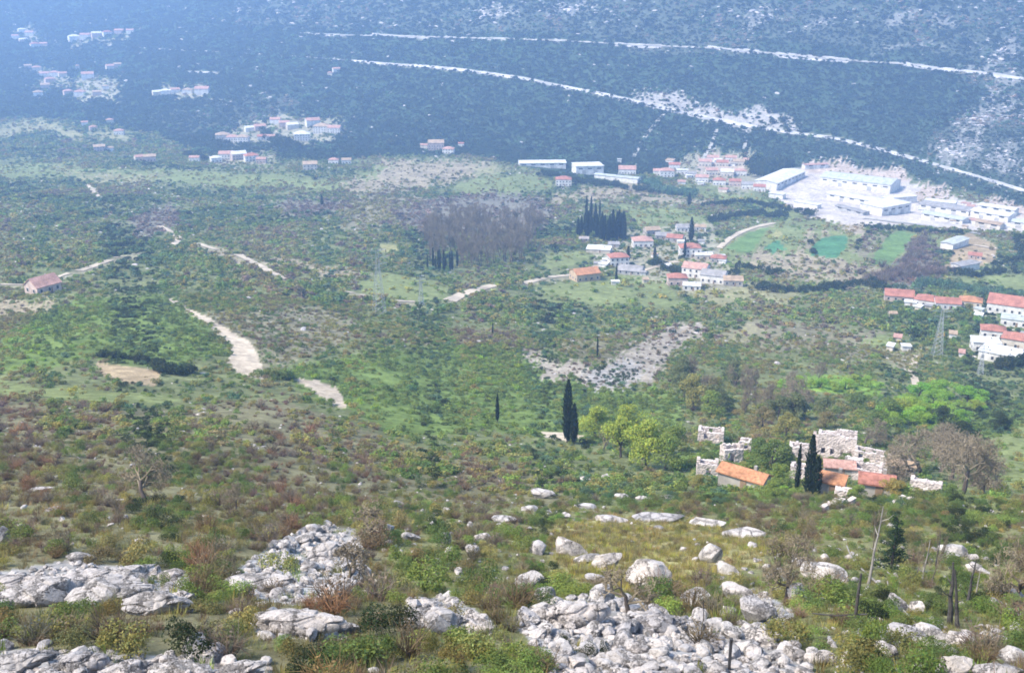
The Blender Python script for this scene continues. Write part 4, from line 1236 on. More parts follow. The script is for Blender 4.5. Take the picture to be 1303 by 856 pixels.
# round the ruined village
LT = [(790,582,54,'yg',1.0,'large yellow green tree right of the dark cypress pair'), (822,594,60,'yg',1.0,'tallest yellow green tree in the spring thicket left of the ruins'), (757,556,40,'yg',1.2,'small yellow green tree behind the dark bush by the cypress pair'),
      (846,598,46,'mid',1.05,'yellowish green tree at the right of the spring thicket'), (856,576,36,'mid',1.1,'fresh green rounded tree between thicket and ruins'), (803,552,40,'yg',1.05,'pale yellow tree at the top of the spring thicket'),
      (982,600,44,'green',1.1,'dark green round tree right of the arched ruin'), (965,590,36,'green',1.1,'green tree behind the long orange roof'), (995,620,32,'mid',1.2,'bright green bush tree left of the cypress trio'),
      (905,530,34,'mid',1.1,'fresh green tree uphill of the lone pale ruin'), (882,520,44,'olive',.9,'pale olive tree at the left of the upper orchard'), (912,512,34,'olive',.9,'slim olive tree in the upper orchard'), (1000,560,38,'olive',1.0,'olive coloured tree above the white ruin'),
      (1134,634,28,'orange',1.2,'small autumn coloured tree in front of the red roof'), (1120,555,34,'green',1.3,'dark green tree right behind the tallest ruin'), (1150,632,16,'green',1.2,'dark green bush tree right of the tan roofed house'),
      (1090,522,24,'green',1.4,'round green tree under the lime strip'), (1128,538,34,'green',1.2,'dark green tree left of the bright lime thicket'), (1222,560,26,'dk',1.6,'dark round tree under the bright lime thicket'), (1200,540,22,'dk',1.6,'dark shrubby tree in front of the lime thicket'),
      (1270,545,22,'dk',1.6,'dark tree at the right of the lime thicket'), (970,545,30,'khaki',1.1,'khaki tree uphill of the arched ruin'), (1050,545,22,'khaki',1.2,'pale tree behind the tallest ruin'), (905,597,24,'green',1.1,'small green tree between the lone ruin and the pinkish ruin')]
LT += [(925,604,20,'green',1.3,'low green tree between the arched ruin and the orange roof'), (1000,600,26,'green',1.2,'green tree just left of the white ruin'), (1090,636,20,'mid',1.4,'low green tree between the two red roofs'), (1048,600,16,'olive',1.3,'small olive tree against the faded pink roof'),
       (1075,590,14,'green',1.4,'little green tree at the foot of the tallest ruin'), (985,632,22,'mid',1.5,'bright bush tree right of the orange roof'),
       (1098,596,14,'mid',1.3,'tiny green tree below the long windowed ruin'), (1212,634,18,'green',1.4,'green tree right of the pale end ruin'), (890,622,20,'olive',1.4,'olive tree at the left corner of the pinkish ruin')]
for k, (px, py, h, t, wd, lb) in enumerate(LT):
    tree('leafy_tree', px, py, h, lb, LEAFY[k % 3], tint=(.27, .32, .05) if t == 'yg' else (.30, .24, .07) if t == 'orange' else TINT[t], wide=wd)
for k in range(26):
    px, py = 1140+rr.uniform(-14, 108), 522+rr.uniform(-18, 20)
    tree('lime_tree', px, py, rr.uniform(13, 24), 'bright lime green young tree in the thicket above the ruins', LEAFY[k % 3], 'bright lime trees above the ruins', (.21+rr.uniform(-.04, .05), .33+rr.uniform(-.06, .06), .04), wide=rr.uniform(1.3, 1.9))
for k in range(12):
    px = 1000 + 10.5*k + rr.uniform(-4, 4)
    tree('lime_tree', px, 494+rr.uniform(-5, 5), rr.uniform(9, 15), 'young lime green tree in the long strip uphill of the ruins', LEAFY[k % 3], 'lime trees of the long strip', (.22+rr.uniform(-.04, .05), .36+rr.uniform(-.05, .05), .045), wide=rr.uniform(1.3, 1.8))
for k, (px, py, h, wd, lb) in enumerate(((1170,608,62,1.0,'broad bare grey tree left of the largest bare tree behind the ruins'), (1224,628,88,.9,'largest bare purplish tree at the right of the ruins'), (1196,600,58,.9,'bare grey tree between the two broad bare trees'),
        (1015,525,36,.95,'bare mauve tree under the lime strip'), (975,530,48,.5,'slim bare grey tree in the upper orchard'), (947,522,36,.7,'bare grey tree left of the slim orchard tree'), (1100,568,34,1.0,'bare grey tree behind the long windowed ruin'), (1245,600,46,.9,'bare grey tree right of the largest bare tree'),
        (768,574,30,1.0,'dark leafless tree beside the yellow thicket'))):
    tree('bare_tree', px, py, h, lb, BARE_T[k % 3] if k != 8 else BARE_DARK[0], wide=wd, crown='branches')
for px, py, h, lb in ((1150,600,50,'bare grey tree at the left of the bare group behind the ruins'), (1210,612,66,'bare purplish tree just left of the largest bare tree'), (1236,618,60,'bare purplish tree just right of the largest bare tree'), (1186,586,50,'bare grey tree at the back of the bare group behind the ruins'), (1252,628,44,'small bare tree at the meadow edge behind the ruins'), (1215,590,46,'bare tree at the top of the bare group near the lime thicket')):
    tree('bare_tree', px, py, h, lb, BARE_T[px % 3], wide=.95, crown='branches')
for k in range(16):
    px, py = 865+rr.uniform(0, 190), 505+rr.uniform(-22, 36)
    if k % 2: tree('bare_tree', px, py, rr.uniform(26, 44), 'bare hazy tree in the old orchard above the ruins', BARE_T[k % 3], 'bare trees of the old orchard', wide=.7, crown='branches')
    else: tree('leafy_tree', px, py, rr.uniform(22, 38), 'pale budding tree in the old orchard above the ruins', LEAFY[k % 3], 'budding trees of the old orchard', (.13, .15, .06), wide=1.1)
# foreground bare and burnt trees
for k, (px, py, h, wd, ms, lb) in enumerate(((188,640,66,.95,BARE_T[0],'bare dark stemmed tree standing alone on the left heath'), (1003,768,100,.75,BARE_T[1],'bare tree with burnt stem beside the pale curved slab'), (800,782,66,1.1,BUSHY[0],'multi stemmed bare shrub tree in front of the large boulder'),
        (1292,762,88,.8,BARE_T[2],'bare grey tree cut by the right edge'), (150,668,44,.7,BARE_THIN[0],'thin bare tree left of the orange bush'), (300,650,40,.8,BARE_T[1],'bare twiggy tree above the grey rubble slope'), (440,748,64,1.0,BUSHY[1],'pinkish bare bush tree at the right of the left rubble slope'),
        (470,690,46,1.2,BUSHY[0],'bare brown bush tree above the left rubble slope'), (1185,744,88,.32,BARE_THIN[1],'slim grey leafless tree behind the fallen trunks'), (1166,740,66,.4,BARE_THIN[2],'thin pale leafless tree left of the slim grey one'), (895,794,90,.22,BARE_DARK[1],'thin brown dead stem rising from the rubble heap'),
        (1110,700,62,.5,BARE_THIN[0],'faint bare sapling behind the tall burnt stem'))):
    tree('bare_tree', px, py, h, lb, ms, wide=wd, crown='branches')
tree('pine', 1133, 728, 80, 'lone dark green pine among the burnt trunks on the right', PINE, tint=(.030, .055, .024), wide=1.05)
def burnt(px, py, hpx, label, lean=(0, 0), seed=1, m=M_CHAR, r=.09, stubs=5):
    p = at(px, py); H = hpx*ppm(p)*1.08
    g = np.random.default_rng(seed)
    root = empty('burnt_trunk', p); tag(root, label, 'dead tree')
    n = 7
    z = np.linspace(-.3, H, n)
    x = lean[0]*H*(z/H) + g.standard_normal(n)*.012*H*.4; y = lean[1]*H*(z/H)+g.standard_normal(n)*.02
    link('trunk', MB().tube(np.stack([x, y, z], 1), np.linspace(r*1.25, r*.3, n), 7).mesh('trunk', m), root)
    for k in range(stubs):
        f = .35+.6*g.random(); i = int(f*(n-1)); a = g.random()*6.283; l = H*(.05+.1*g.random())
        q = np.array([x[i], y[i], z[i]])
        link('branch', MB().tube([q, q+np.array([math.cos(a)*l*.6, math.sin(a)*l*.6, l*.3]), q+np.array([math.cos(a)*l, math.sin(a)*l, l*.8])], [r*.35, r*.22, r*.08], 4).mesh('branch', m), root)
burnt(1104, 748, 108, 'tallest grey dead stem left of the lone pine', (.06, 0), 1, M_GREYWOOD, .085)
burnt(1209, 794, 84, 'charred double stem leaning left in the right foreground', (-.09, 0), 2, M_CHAR, .13)
burnt(1219, 798, 74, 'charred leaning stem right of its twin in the right foreground', (-.14, .1), 3, M_CHAR, .10)
burnt(1229, 774, 66, 'slim charred stem below the small round white rock', (.05, 0), 4, M_CHAR, .09)
burnt(1191, 720, 46, 'thin black stem behind the slim grey tree', (.0, 0), 5, M_CHAR, .06)
burnt(1173, 742, 58, 'short grey dead stem behind the fallen trunks', (.04, 0), 6, M_GREYWOOD, .07)
burnt(1241, 760, 40, 'shortest grey dead stem right of the slim charred one', (.03, 0), 7, M_GREYWOOD, .05)
# black post with a thin rail, and the short iron post in the rubble
p = at(1087, 797); H = 72*ppm(p)*1.08
root = empty('post', p); tag(root, 'black post with a thin low rail right of the bare burnt tree', 'post')
link('shaft', MB().tube([(0, 0, -.4), (0, 0, H*.6), (.02, 0, H)], [.085, .075, .05], 7).mesh('shaft', M_CHAR), root)
link('rail', MB().tube([(-1.9, .15, H*.22), (-.9, .05, H*.2), (.5, 0, H*.24)], [.03, .045, .04], 5).mesh('rail', M_CHAR), root)
p = at(927, 858); H = 48*ppm(p)*1.1
root = empty('post', p); tag(root, 'short dark iron post at the bottom of the large rubble heap', 'post')
link('shaft', MB().box(-.045, .045, -.045, .045, -.4, H).mesh('shaft', M_IRON), root)
link('cap', MB().box(-.06, .06, -.06, .06, H+.002, H+.03).mesh('cap', M_IRON), root)
def fallen(pa, pb, r, label, seed):
    a, b = at(*pa), at(*pb)
    g = np.random.default_rng(seed)
    root = empty('fallen_trunk', a); tag(root, label, 'log')
    t = np.linspace(0, 1, 14)[:, None]
    P = np.array(a)*(1-t)+np.array(b)*t
    zz = drop(P[:, 0], P[:, 1]) + .12
    k = np.ones(5)/5; zs = np.convolve(np.pad(zz, 2, mode='edge'), k, 'valid')
    P[:, 2] = np.maximum(zs, zz-.1)
    P -= np.array(a)
    link('trunk', MB().tube(P, np.linspace(r*.55, r, 14), 7).mesh('trunk', M_GREYWOOD), root)
fallen((1076,706), (1203,806), .09, 'longest pale fallen trunk lying down the slope on the right', 1)
fallen((1118,718), (1186,772), .065, 'thinner fallen trunk lying beside the longest one', 2)
fallen((1128,748), (1172,806), .06, 'dark short fallen trunk beneath the two pale ones', 3)
# ------------------------------------------------------------------ boulders, outcrops and rubble
ROCKS = [rock_mesh(s, 3, 12, (1, .85, .62), .06) for s in range(1, 9)]
ROCKL = [rock_mesh(s, 2, 9, (1, .8, .62), .05) for s in range(21, 33)]
OUT = [outcrop_mesh(s, 5, (1, .75, .5)) for s in (71, 72, 73, 74)]
ROUND = [rock_mesh(s, 4, 16, (1, .9, .75), .09) for s in (81, 82, 83, 84, 85)]
def boulder(px, py, wpx, hpx, label, kind='boulder', lib=None, k=0, rz=None, tilt=0.0):
    p = at(px, py); m = ppm(p)
    W, H = wpx*m, hpx*m
    o = link(kind, (lib or ROUND)[k % len(lib or ROUND)])
    d = Vector((p.x, p.y, 0)).normalized()
    D = min(W*.75, max(H*.9, W*.45))
    c = p + d*D*.35
    o.location = (c.x, c.y, p.z + H*(.20 if hpx > 13 else .02))
    o.scale = (W/2*1.04, D/2*1.1, H/2*1.12/.75)
    o.rotation_euler = (tilt, random.uniform(-.08, .08), (random.uniform(-.3, .3) if rz is None else rz) - math.atan2(p.x, p.y))
    tag(o, label, 'rock' if kind != 'rock_outcrop' else 'outcrop')
    KEEP.append((c.x, c.y, W*.42))
    return o
B = [(103,716,38,18,'white domed boulder on the left limestone shelf'), (6,692,22,34,'tall grey boulder cut by the left edge of the picture'), (28,676,20,14,'small grey rock beside the tall boulder at the left edge'), (216,738,40,16,'flat split rock at the right end of the left shelf'),
     (334,797,26,24,'round white rock at the left end of the white rock group'), (352,806,30,16,'low jagged rock in front of the white rock group'), (568,692,17,20,'upright grey rock left of the twin pale rocks'), (601,708,19,22,'lower of the twin pale rocks in the green scrub'), (612,690,24,14,'upper of the twin pale rocks in the green scrub'),
     (495,694,14,13,'small round white rock in the brown scrub left of centre'), (521,688,26,14,'pale rock just right of the small round white rock'), (571,710,13,17,'thin upright rock under the upright grey one'), (724,706,50,28,'long pale boulder at the left of the grassy patch'), (747,716,36,16,'low rock joining the two boulders on the grassy patch'),
     (772,722,42,22,'pale boulder in the middle of the grassy patch'), (757,742,30,16,'half buried pinkish rock below the middle grass boulder'), (829,750,62,44,'largest rounded boulder on the grassy patch'), (676,750,42,30,'grey boulder leaning on another left of the rubble heap'), (691,766,30,24,'smooth pale boulder under the leaning grey one'),
     (527,776,20,18,'yellowish lichen covered stone left of the rock dome'), (541,766,16,10,'small grey stone behind the yellowish one'), (903,716,30,40,'steep grey rock right of the grassy patch'), (924,730,36,20,'white smooth rock beside the steep grey rock'), (936,764,44,28,'round pale boulder above the right end of the rubble heap'),
     (926,786,22,18,'small round boulder beneath the round pale one'), (886,774,42,34,'pinkish boulder behind the rubble heap'), (893,786,20,14,'small pinkish stone at the foot of the pinkish boulder'), (1011,770,28,46,'steep end of the curved slab beside the burnt tree'), (1042,738,66,26,'long curved pale slab behind the green bush'),
     (1022,722,30,20,'pale block on top of the curved slab'), (1050,716,14,16,'small white block at the upper end of the curved slab'), (962,792,52,40,'broad pale rock face right of the round boulder'), (1140,778,34,28,'grey boulder under the fallen trunks'), (1167,780,22,22,'pale stone under the middle of the fallen trunk'),
     (1114,792,18,11,'small white stone left of the broad slabs'), (1150,816,62,26,'broad pale slab below the fallen trunks'), (1184,812,46,18,'grey slab right of the broad pale slab'), (1184,826,50,16,'low rounded grey slab in front of the broad one'), (1218,824,42,26,'pinkish lichen covered boulder in the right foreground'),
     (1125,838,32,28,'large white boulder of the stacked pair'), (1127,820,20,15,'small white stone on top of the stacked pair'), (1046,846,46,24,'brownish half buried boulder in the bottom scrub'), (1076,848,20,26,'grey stone right of the brownish boulder'), (1170,858,30,18,'split white rock at the bottom edge'),
     (1212,862,46,34,'angular white boulder at the bottom edge'), (1268,864,62,28,'big white boulder in the bottom right corner'), (1290,848,40,28,'grey white boulder above the bottom right corner'), (1273,834,24,16,'pale stone above the corner boulders'), (1208,708,40,20,'pale rock cluster top behind the charred stems'),
     (1239,712,15,13,'small round white rock behind the slim charred stem'), (1242,730,32,14,'flat pale rock under the small round one'), (1284,764,36,22,'grey rock near the right edge below the bare tree'), (1268,772,26,14,'low pale rock left of the right edge rocks'), (1294,786,30,18,'white rock on the right edge'),
     (1260,812,28,12,'flat stone right of the pinkish boulder'), (690,634,34,16,'curved pale rock below the cypress pair'), (745,614,22,12,'pale flat rock on the slope below the dark bush'), (771,612,12,14,'small white pointed rock on the slope below the thicket'), (742,648,32,9,'low pale ledge in the scrub below the slope rocks'),
     (790,634,24,10,'small grey rock right of the low pale ledge'), (818,636,22,8,'flat grey rock in the scrub left of the ruins'), (850,634,22,9,'pale rock in the scrub below the ruins'), (775,664,50,10,'left low rock ledge along the top of the grass'), (835,664,70,11,'long brownish ledge along the top of the grass'), (900,670,48,13,'right rock ledge along the top of the grass'),
     (950,684,62,12,'pale ledge running down beside the grass'), (500,645,34,9,'grey flat rock in the heath left of centre'), (640,664,40,9,'low rock row in the scrub above the twin rocks'), (672,650,24,10,'small ledge rock above the green scrub'), (66,650,24,9,'pale rock on the left heath slope'), (50,625,30,8,'flat pale rock high on the left heath'),
     (150,640,22,9,'small rock on the heath below the bare tree'), (330,728,20,10,'stone at the upper left of the rubble slope'), (300,780,18,10,'pale stone left of the white rock group'), (330,772,22,10,'white stone above the white rock group'), (425,770,18,12,'small stone right above the white rock group'), (250,610,18,7,'pale flat stone on the upper left heath'), (255,528,16,5,'small pale stone on the brown slope under the lime strip'),
     (970,760,16,12,'small stone between round boulder and burnt tree'), (993,756,18,14,'pale stone at the foot of the burnt tree'), (945,796,18,12,'little block above the right end of the rubble heap'), (970,822,46,30,'large pale block at the right of the rubble heap'), (1010,840,40,24,'grey block at the lower right of the rubble heap')]
for k, b in enumerate(B):
    boulder(*b, lib=(ROUND, ROCKS)[k % 2], k=k)
O = [(60,770,130,50,'largest limestone outcrop on the left shelf'), (140,770,110,56,'cracked limestone outcrop in the middle of the left shelf'), (205,782,96,42,'sloping limestone outcrop at the right of the left shelf'), (20,756,80,36,'limestone outcrop cut by the left edge'), (160,742,90,26,'upper limestone outcrop behind the cracked one'),
     (95,750,90,24,'narrow limestone outcrop beneath the white domed boulder'), (232,772,50,30,'small outcrop at the right tip of the left shelf'), (385,810,112,44,'big white domed outcrop of the white rock group'), (555,806,96,50,'broad rock dome left of the rubble heap'), (600,806,60,34,'right flank of the broad rock dome'),
     (30,858,110,38,'outcrop in the bottom left corner'), (110,858,60,42,'jagged outcrop near the bottom left corner'), (165,860,70,30,'low outcrop along the bottom edge, right of the jagged one'), (230,862,80,24,'flat outcrop on the bottom edge below the brown bushes'), (310,862,80,24,'outcrop at the right end of the bottom left strip'),
     (735,800,80,50,'cracked outcrop at the upper left of the rubble heap'), (835,806,90,36,'layered outcrop at the top of the rubble heap'), (790,850,70,30,'pinkish outcrop low in the rubble heap'), (420,716,60,40,'pale slab in the upper right of the rubble slope'), (330,752,90,26,'smooth slab at the lower left of the rubble slope')]
for k, b in enumerate(O):
    boulder(*b, kind='rock_outcrop', lib=OUT, k=k)
def in_poly(poly, n, r):
    p = np.array(poly, float)
    out = []
    while len(out) < n:
        q = p.min(0) + r.random((n*3, 2))*(p.max(0)-p.min(0))
        ins = np.zeros(len(q), bool)
        for i in range(len(p)):
            (xa, ya), (xb, yb) = p[i-1], p[i]
            if ya != yb: ins ^= ((ya > q[:, 1]) != (yb > q[:, 1])) & (q[:, 0] < (xb-xa)*(q[:, 1]-ya)/(yb-ya)+xa)
        out += q[ins].tolist()
    return out[:n]
HEAPS = [([(295,735),(350,692),(400,670),(455,674),(462,735),(440,758),(380,768),(300,756)], 330, 58, 'grey limestone block on the rubble slope at the left', 'blocks of the left rubble slope', 11),
         ([(650,790),(700,765),(770,758),(860,785),(960,800),(1010,820),(1030,858),(1040,890),(720,890),(690,850),(680,820)], 900, 110, 'pale limestone block in the large rubble heap at the bottom', 'blocks of the large rubble heap', 14),
         ([(0,735),(90,715),(180,725),(240,735),(240,778),(140,752),(0,775)], 240, 10, 'limestone fragment lying on the left shelf', 'fragments on the left shelf', 9),
         ([(0,826),(120,832),(200,834),(340,846),(345,890),(0,890)], 380, 18, 'white stone in the rubble along the bottom left edge', 'stones along the bottom left edge', 12),
         ([(500,780),(560,760),(620,790),(640,808),(560,808)], 110, 8, 'loose stone scattered round the broad rock dome', 'stones round the rock dome', 9),
         ([(318,790),(370,778),(435,802),(440,814),(330,814)], 60, 6, 'loose stone at the foot of the white rock group', 'stones at the white rock group', 9),
         ([(1000,800),(1303,790),(1303,890),(1030,890)], 190, 0, '', '', 9),
         ([(860,690),(1060,700),(1060,780),(900,790)], 60, 0, '', '', 8),
         ([(460,660),(720,640),(720,740),(560,740),(480,700)], 70, 0, '', '', 8),
         ([(1050,690),(1303,690),(1303,790),(1080,790)], 70, 0, '', '', 8)]
sp, ss, srt, spk = [], [], [], []
for hi, (poly, n, big, lb, gp, spx) in enumerate(HEAPS):
    r = np.random.default_rng(100+hi)
    q = in_poly(poly, n, r)
    z = np.sort(np.exp(r.standard_normal(n)*.45))[::-1]*spx
    for k, (x, y) in enumerate(q):
        p = at(x, y); m = ppm(p)
        wpx = min(z[k], 34)
        s = wpx*m/2
        dims = (s, s*r.uniform(.7, 1.1), s*r.uniform(.65, 1.2))
        rot = (r.uniform(-.5, .5), r.uniform(-.5, .5), r.uniform(0, 6.28))
        loc = (p.x, p.y, p.z + s*r.uniform(.05, .55))
        if k < big:
            o = link('limestone_block', ROCKS[k % 8] if wpx > 16 else ROCKL[k % 12], None, loc, 0, dims)
            o.rotation_euler = rot
            tag(o, lb, 'rock', gp)
        else:
            sp.append(loc); ss.append(dims); srt.append(rot); spk.append(k % 12)
# small stones everywhere in the near slopes, and pale rocks further off
P, i, j = points(np.where(cy_ < 150, np.minimum(ROCKC[ccl]*2.2, .12) + np.where(ccl == CID['scree'], 1.6, 0), 0))
n = len(P); s = np.exp(rng.standard_normal(n)*.5)*.17
for a in range(n):
    sp.append(tuple(P[a]+(0, 0, s[a]*.3))); ss.append((s[a], s[a]*.85, s[a]*.8)); srt.append((rng.uniform(-.4, .4), rng.uniform(-.4, .4), rng.uniform(0, 6.28))); spk.append(a % 12)
PR = [proto('stone', m) for m in ROCKL]
scatter('rubble', sp, ss, srt, spk, PR)
P, i, j = points(np.where((cy_ >= 150) & (cy_ < 1150), ROCKC[ccl]/3.0, 0))
n = len(P); s = np.clip(np.exp(rng.standard_normal(n)*.5)*.0011*P[:, 1], .3, 1.6)[:, None]
scatter('scattered_rocks', P, s*np.array([1.2, 1, .7]), np.stack([rng.uniform(-.3, .3, n), rng.uniform(-.3, .3, n), rng.uniform(0, 6.28, n)], 1), rng.integers(0, 12, n), PR)
clump = np.clip(1.7*fbm(XX/60.0, YY/60.0, 77, 3)[:-1, :-1] + .5, 0, 2.2)
P, i, j = points(np.where(cy_ >= 1150, ROCKC[ccl]*clump/14.0, 0))
n = len(P); s = (np.clip(np.exp(rng.standard_normal(n)*.45), .4, 1.9)*.0013*P[:, 1])[:, None]
scatter('hillside_rocks', P, s*np.array([1.3, 1, .7]), np.stack([rng.uniform(-.3, .3, n), rng.uniform(-.3, .3, n), rng.uniform(0, 6.28, n)], 1), rng.integers(0, 12, n), PR)

# ------------------------------------------------------------------ shrubs
for x, y in ((34.4, 75.6), (33.0, 74.2)): KEEP.append((x, y, 1.6))
KP = np.array(KEEP)
def clear(P, pad=.2):
    ok = np.ones(len(P), bool)
    for x, y, r in KP:
        ok &= (P[:, 0]-x)**2 + (P[:, 1]-y)**2 > (r+pad)**2
    return ok
SH_N = [proto('near_shrub', shrub_mesh(200+k, 1350, .043)) for k in range(5)]
TW_N = [proto('near_bare_shrub', twig_mesh(220+k, 70, 1.1, .8, .016, 40 if k else 0)) for k in range(3)]
SH_M = [proto('mid_shrub', shrub_mesh(240+k, 260, .12)) for k in range(5)]
TW_M = [proto('mid_bare_shrub', twig_mesh(260+k, 40, 1.0, .85, .03, 60)) for k in range(2)]
SH_F = [proto('far_shrub', shrub_mesh(280+k, 80, .25)) for k in range(4)]
nzr = clear
def jitter_tint(t, v=.13):
    c = TC[t]*np.exp(rng.standard_normal((len(t), 1))*v)
    return np.clip(c*(1+rng.standard_normal((len(t), 3))*.06), .01, .9)
# thickets and clearings
open_ = np.clip(.95 + 1.1*fbm(XX/38.0, YY/38.0, 61, 3) + .4*vnoise(XX/9.0, YY/9.0, 66), .2, 2.0)[:-1, :-1]
open2 = np.clip(.85 + .55*fbm(XX/130.0, YY/130.0, 63, 3), .35, 1.4)[:-1, :-1]
COVC = COV[ccl]*np.where(cy_ < 1200, open_*open2, 1)
# the slope at the photographer's feet
P, i, j = points(np.where(cy_ < 140, COVC/1.15, 0))
ok = clear(P, .15); P, i, j = P[ok], i[ok], j[ok]
n = len(P); R = np.clip(np.exp(rng.standard_normal(n)*.38)*.62, .25, 1.35)
cl = ccl[i, j]; t = pick_tints(cl, P); tc = jitter_tint(t, .2)*np.where(BARE[t], 1, .82)[:, None]
R = np.where(cl == CID['dry'], R*.6, R)
bare = BARE[t]
hgt = R*np.where(bare, rng.uniform(.9, 1.3, n), rng.uniform(.75, 1.25, n))
order = np.argsort(-R/P[:, 1]*(CPY[i, j] < 865)*(CPX[i, j] > -5)*(CPX[i, j] < 1308))
things = np.zeros(n, bool); things[order[:300]] = True
LEFTZ = CPX[i, j]
def zone_of(x, y):
    if x < 300: return 'the left slope round the limestone shelf'
    if x < 480: return 'the slope between the white rock group and the rubble slope'
    if x < 720: return 'the hollow round the broad rock dome'
    if x < 985: return 'the grassy patch and large rubble heap'
    return 'the right slope among the burnt trunks'
TW = {'dk': 'dark green', 'green': 'green', 'mid': 'fresh green', 'olive': 'olive green', 'lime': 'lime green', 'yg': 'yellow green', 'brown': 'leafless brown', 'mauve': 'leafless mauve grey', 'orange': 'rusty orange', 'grey': 'leafless grey', 'khaki': 'straw coloured', 'teal': 'bluish green', 'pale': 'pale straw coloured'}
for a in np.nonzero(things)[0]:
    k = int(rng.integers(0, 3 if bare[a] else 5))
    o = link('bare_shrub' if bare[a] else 'shrub', (TW_N if bare[a] else SH_N)[k].data, None, tuple(P[a]-(0, 0, .05)), float(rng.uniform(0, 6.28)), (R[a], R[a], hgt[a]))
    o['tint'] = (*map(float, tc[a]), 1.0)
    zn = zone_of(LEFTZ[a], 0); w_ = TW[TN[t[a]]]
    tag(o, f'{w_} shrub on {zn}', 'shrub', f'{w_} shrubs on {zn}')
def plants(name, P, R, H, t, tc, leafy, twiggy, sel=None):
    n = len(P)
    b = BARE[t]
    pk = np.where(b, len(leafy)+rng.integers(0, max(1, len(twiggy)), n), rng.integers(0, len(leafy), n)) if twiggy else rng.integers(0, len(leafy), n)
    scatter(name, P-(0, 0, .05), np.stack([R, R, H], 1), np.stack([np.zeros(n), np.zeros(n), rng.uniform(0, 6.28, n)], 1), pk, leafy+twiggy, tc)
r_ = ~things
plants('undergrowth', P[r_], R[r_], hgt[r_], t[r_], tc[r_], SH_N, TW_N)
# bushes singled out in the photograph
for px, py, wpx, hpx, tn, bw, lb in ((255,728,60,52,'orange',1,'rusty orange bush at the upper left of the rubble slope'), (425,782,70,40,'orange',1,'rusty orange dry bush between the rubble slope and the white rock group'), (72,706,36,20,'mid',0,'bright green bush left of the white domed boulder'),
        (185,726,44,22,'mid',0,'green bush right of the white domed boulder'), (720,822,26,18,'dk',0,'dark green creeper in the left of the rubble heap'), (745,838,32,26,'dk',0,'dark green ivy mound in the middle of the rubble heap'), (768,838,20,28,'dk',0,'small dark ivy upright right of the ivy mound'),
        (480,840,60,50,'green',0,'rounded dark green bush at the bottom left of centre'), (595,834,80,40,'mid',0,'broad fresh green bush below the rock dome'), (160,830,90,52,'olive',0,'olive bush in front of the left shelf'), (245,838,90,60,'dk',0,'dark green bush below the right end of the left shelf'),
        (70,812,80,40,'olive',0,'olive green bush at the left edge below the shelf'), (290,838,80,50,'mauve',1,'leafless mauve bush left of the white rock group'), (545,750,90,46,'mid',0,'broad green bush in the hollow above the rock dome'), (610,748,60,40,'green',0,'darker green bush right of the broad green one'),
        (625,782,50,44,'brown',1,'brownish bare bush left of the leaning grey boulder'), (1070,776,90,40,'mid',0,'broad green bush below the curved pale slab'), (1000,822,70,50,'olive',0,'olive bush right of the broad pale rock face'), (1110,830,50,60,'mid',0,'green bush left of the stacked white boulders'),
        (840,770,30,26,'green',0,'green bush at the foot of the largest rounded boulder'), (245,768,50,40,'mid',0,'yellowish green bush at the right tip of the left shelf'), (270,700,40,30,'green',0,'green bush below the bare twiggy tree'), (560,832,50,40,'olive',0,'olive bush left of the broad fresh green one'),
        (520,836,70,60,'brown',1,'leafless brown bush right of the rounded dark green one'), (690,852,80,30,'brown',1,'leafless brown bush at the bottom left of the rubble heap'), (1250,846,60,40,'brown',1,'leafless reddish bush right of the angular white boulder'), (395,672,40,20,'mid',0,'yellow green bush at the top of the rubble slope')):
    p = at(px, py); m = ppm(p)
    lib = TW_N if bw else SH_N
    o = link('bare_bush' if bw else 'bush', lib[px % len(lib)].data, None, (p.x, p.y, p.z-.05), px*.7, (wpx*m*.5, wpx*m*.5, hpx*m))
    c = np.array((.30, .165, .085) if tn == 'orange' else np.array(TINT[tn])*(1 if bw else .8))
    o['tint'] = (*map(float, c), 1.0)
    tag(o, lb, 'bush')
# middle slopes
P, i, j = points(np.where((cy_ >= 140) & (cy_ < 430), COVC/1.7, 0))
ok = clear(P, .4); P, i, j = P[ok], i[ok], j[ok]
n = len(P); R = np.clip(np.exp(rng.standard_normal(n)*.36)*.80, .35, 2.0)
t = pick_tints(ccl[i, j], P)
plants('scrub', P, R, R*rng.uniform(.55, 1.1, n), t, jitter_tint(t), SH_M, TW_M)
# valley
P, i, j = points(np.where((cy_ >= 430) & (cy_ < 1250), COVC/6.0, 0))
ok = clear(P, .8); P, i, j = P[ok], i[ok], j[ok]
n = len(P); R = np.clip(np.exp(rng.standard_normal(n)*.38)*1.35, .6, 3.4)
t = pick_tints(ccl[i, j], P)
plants('valley_scrub', P, R, R*rng.uniform(.45, 1.0, n), t, jitter_tint(t), SH_F, [])
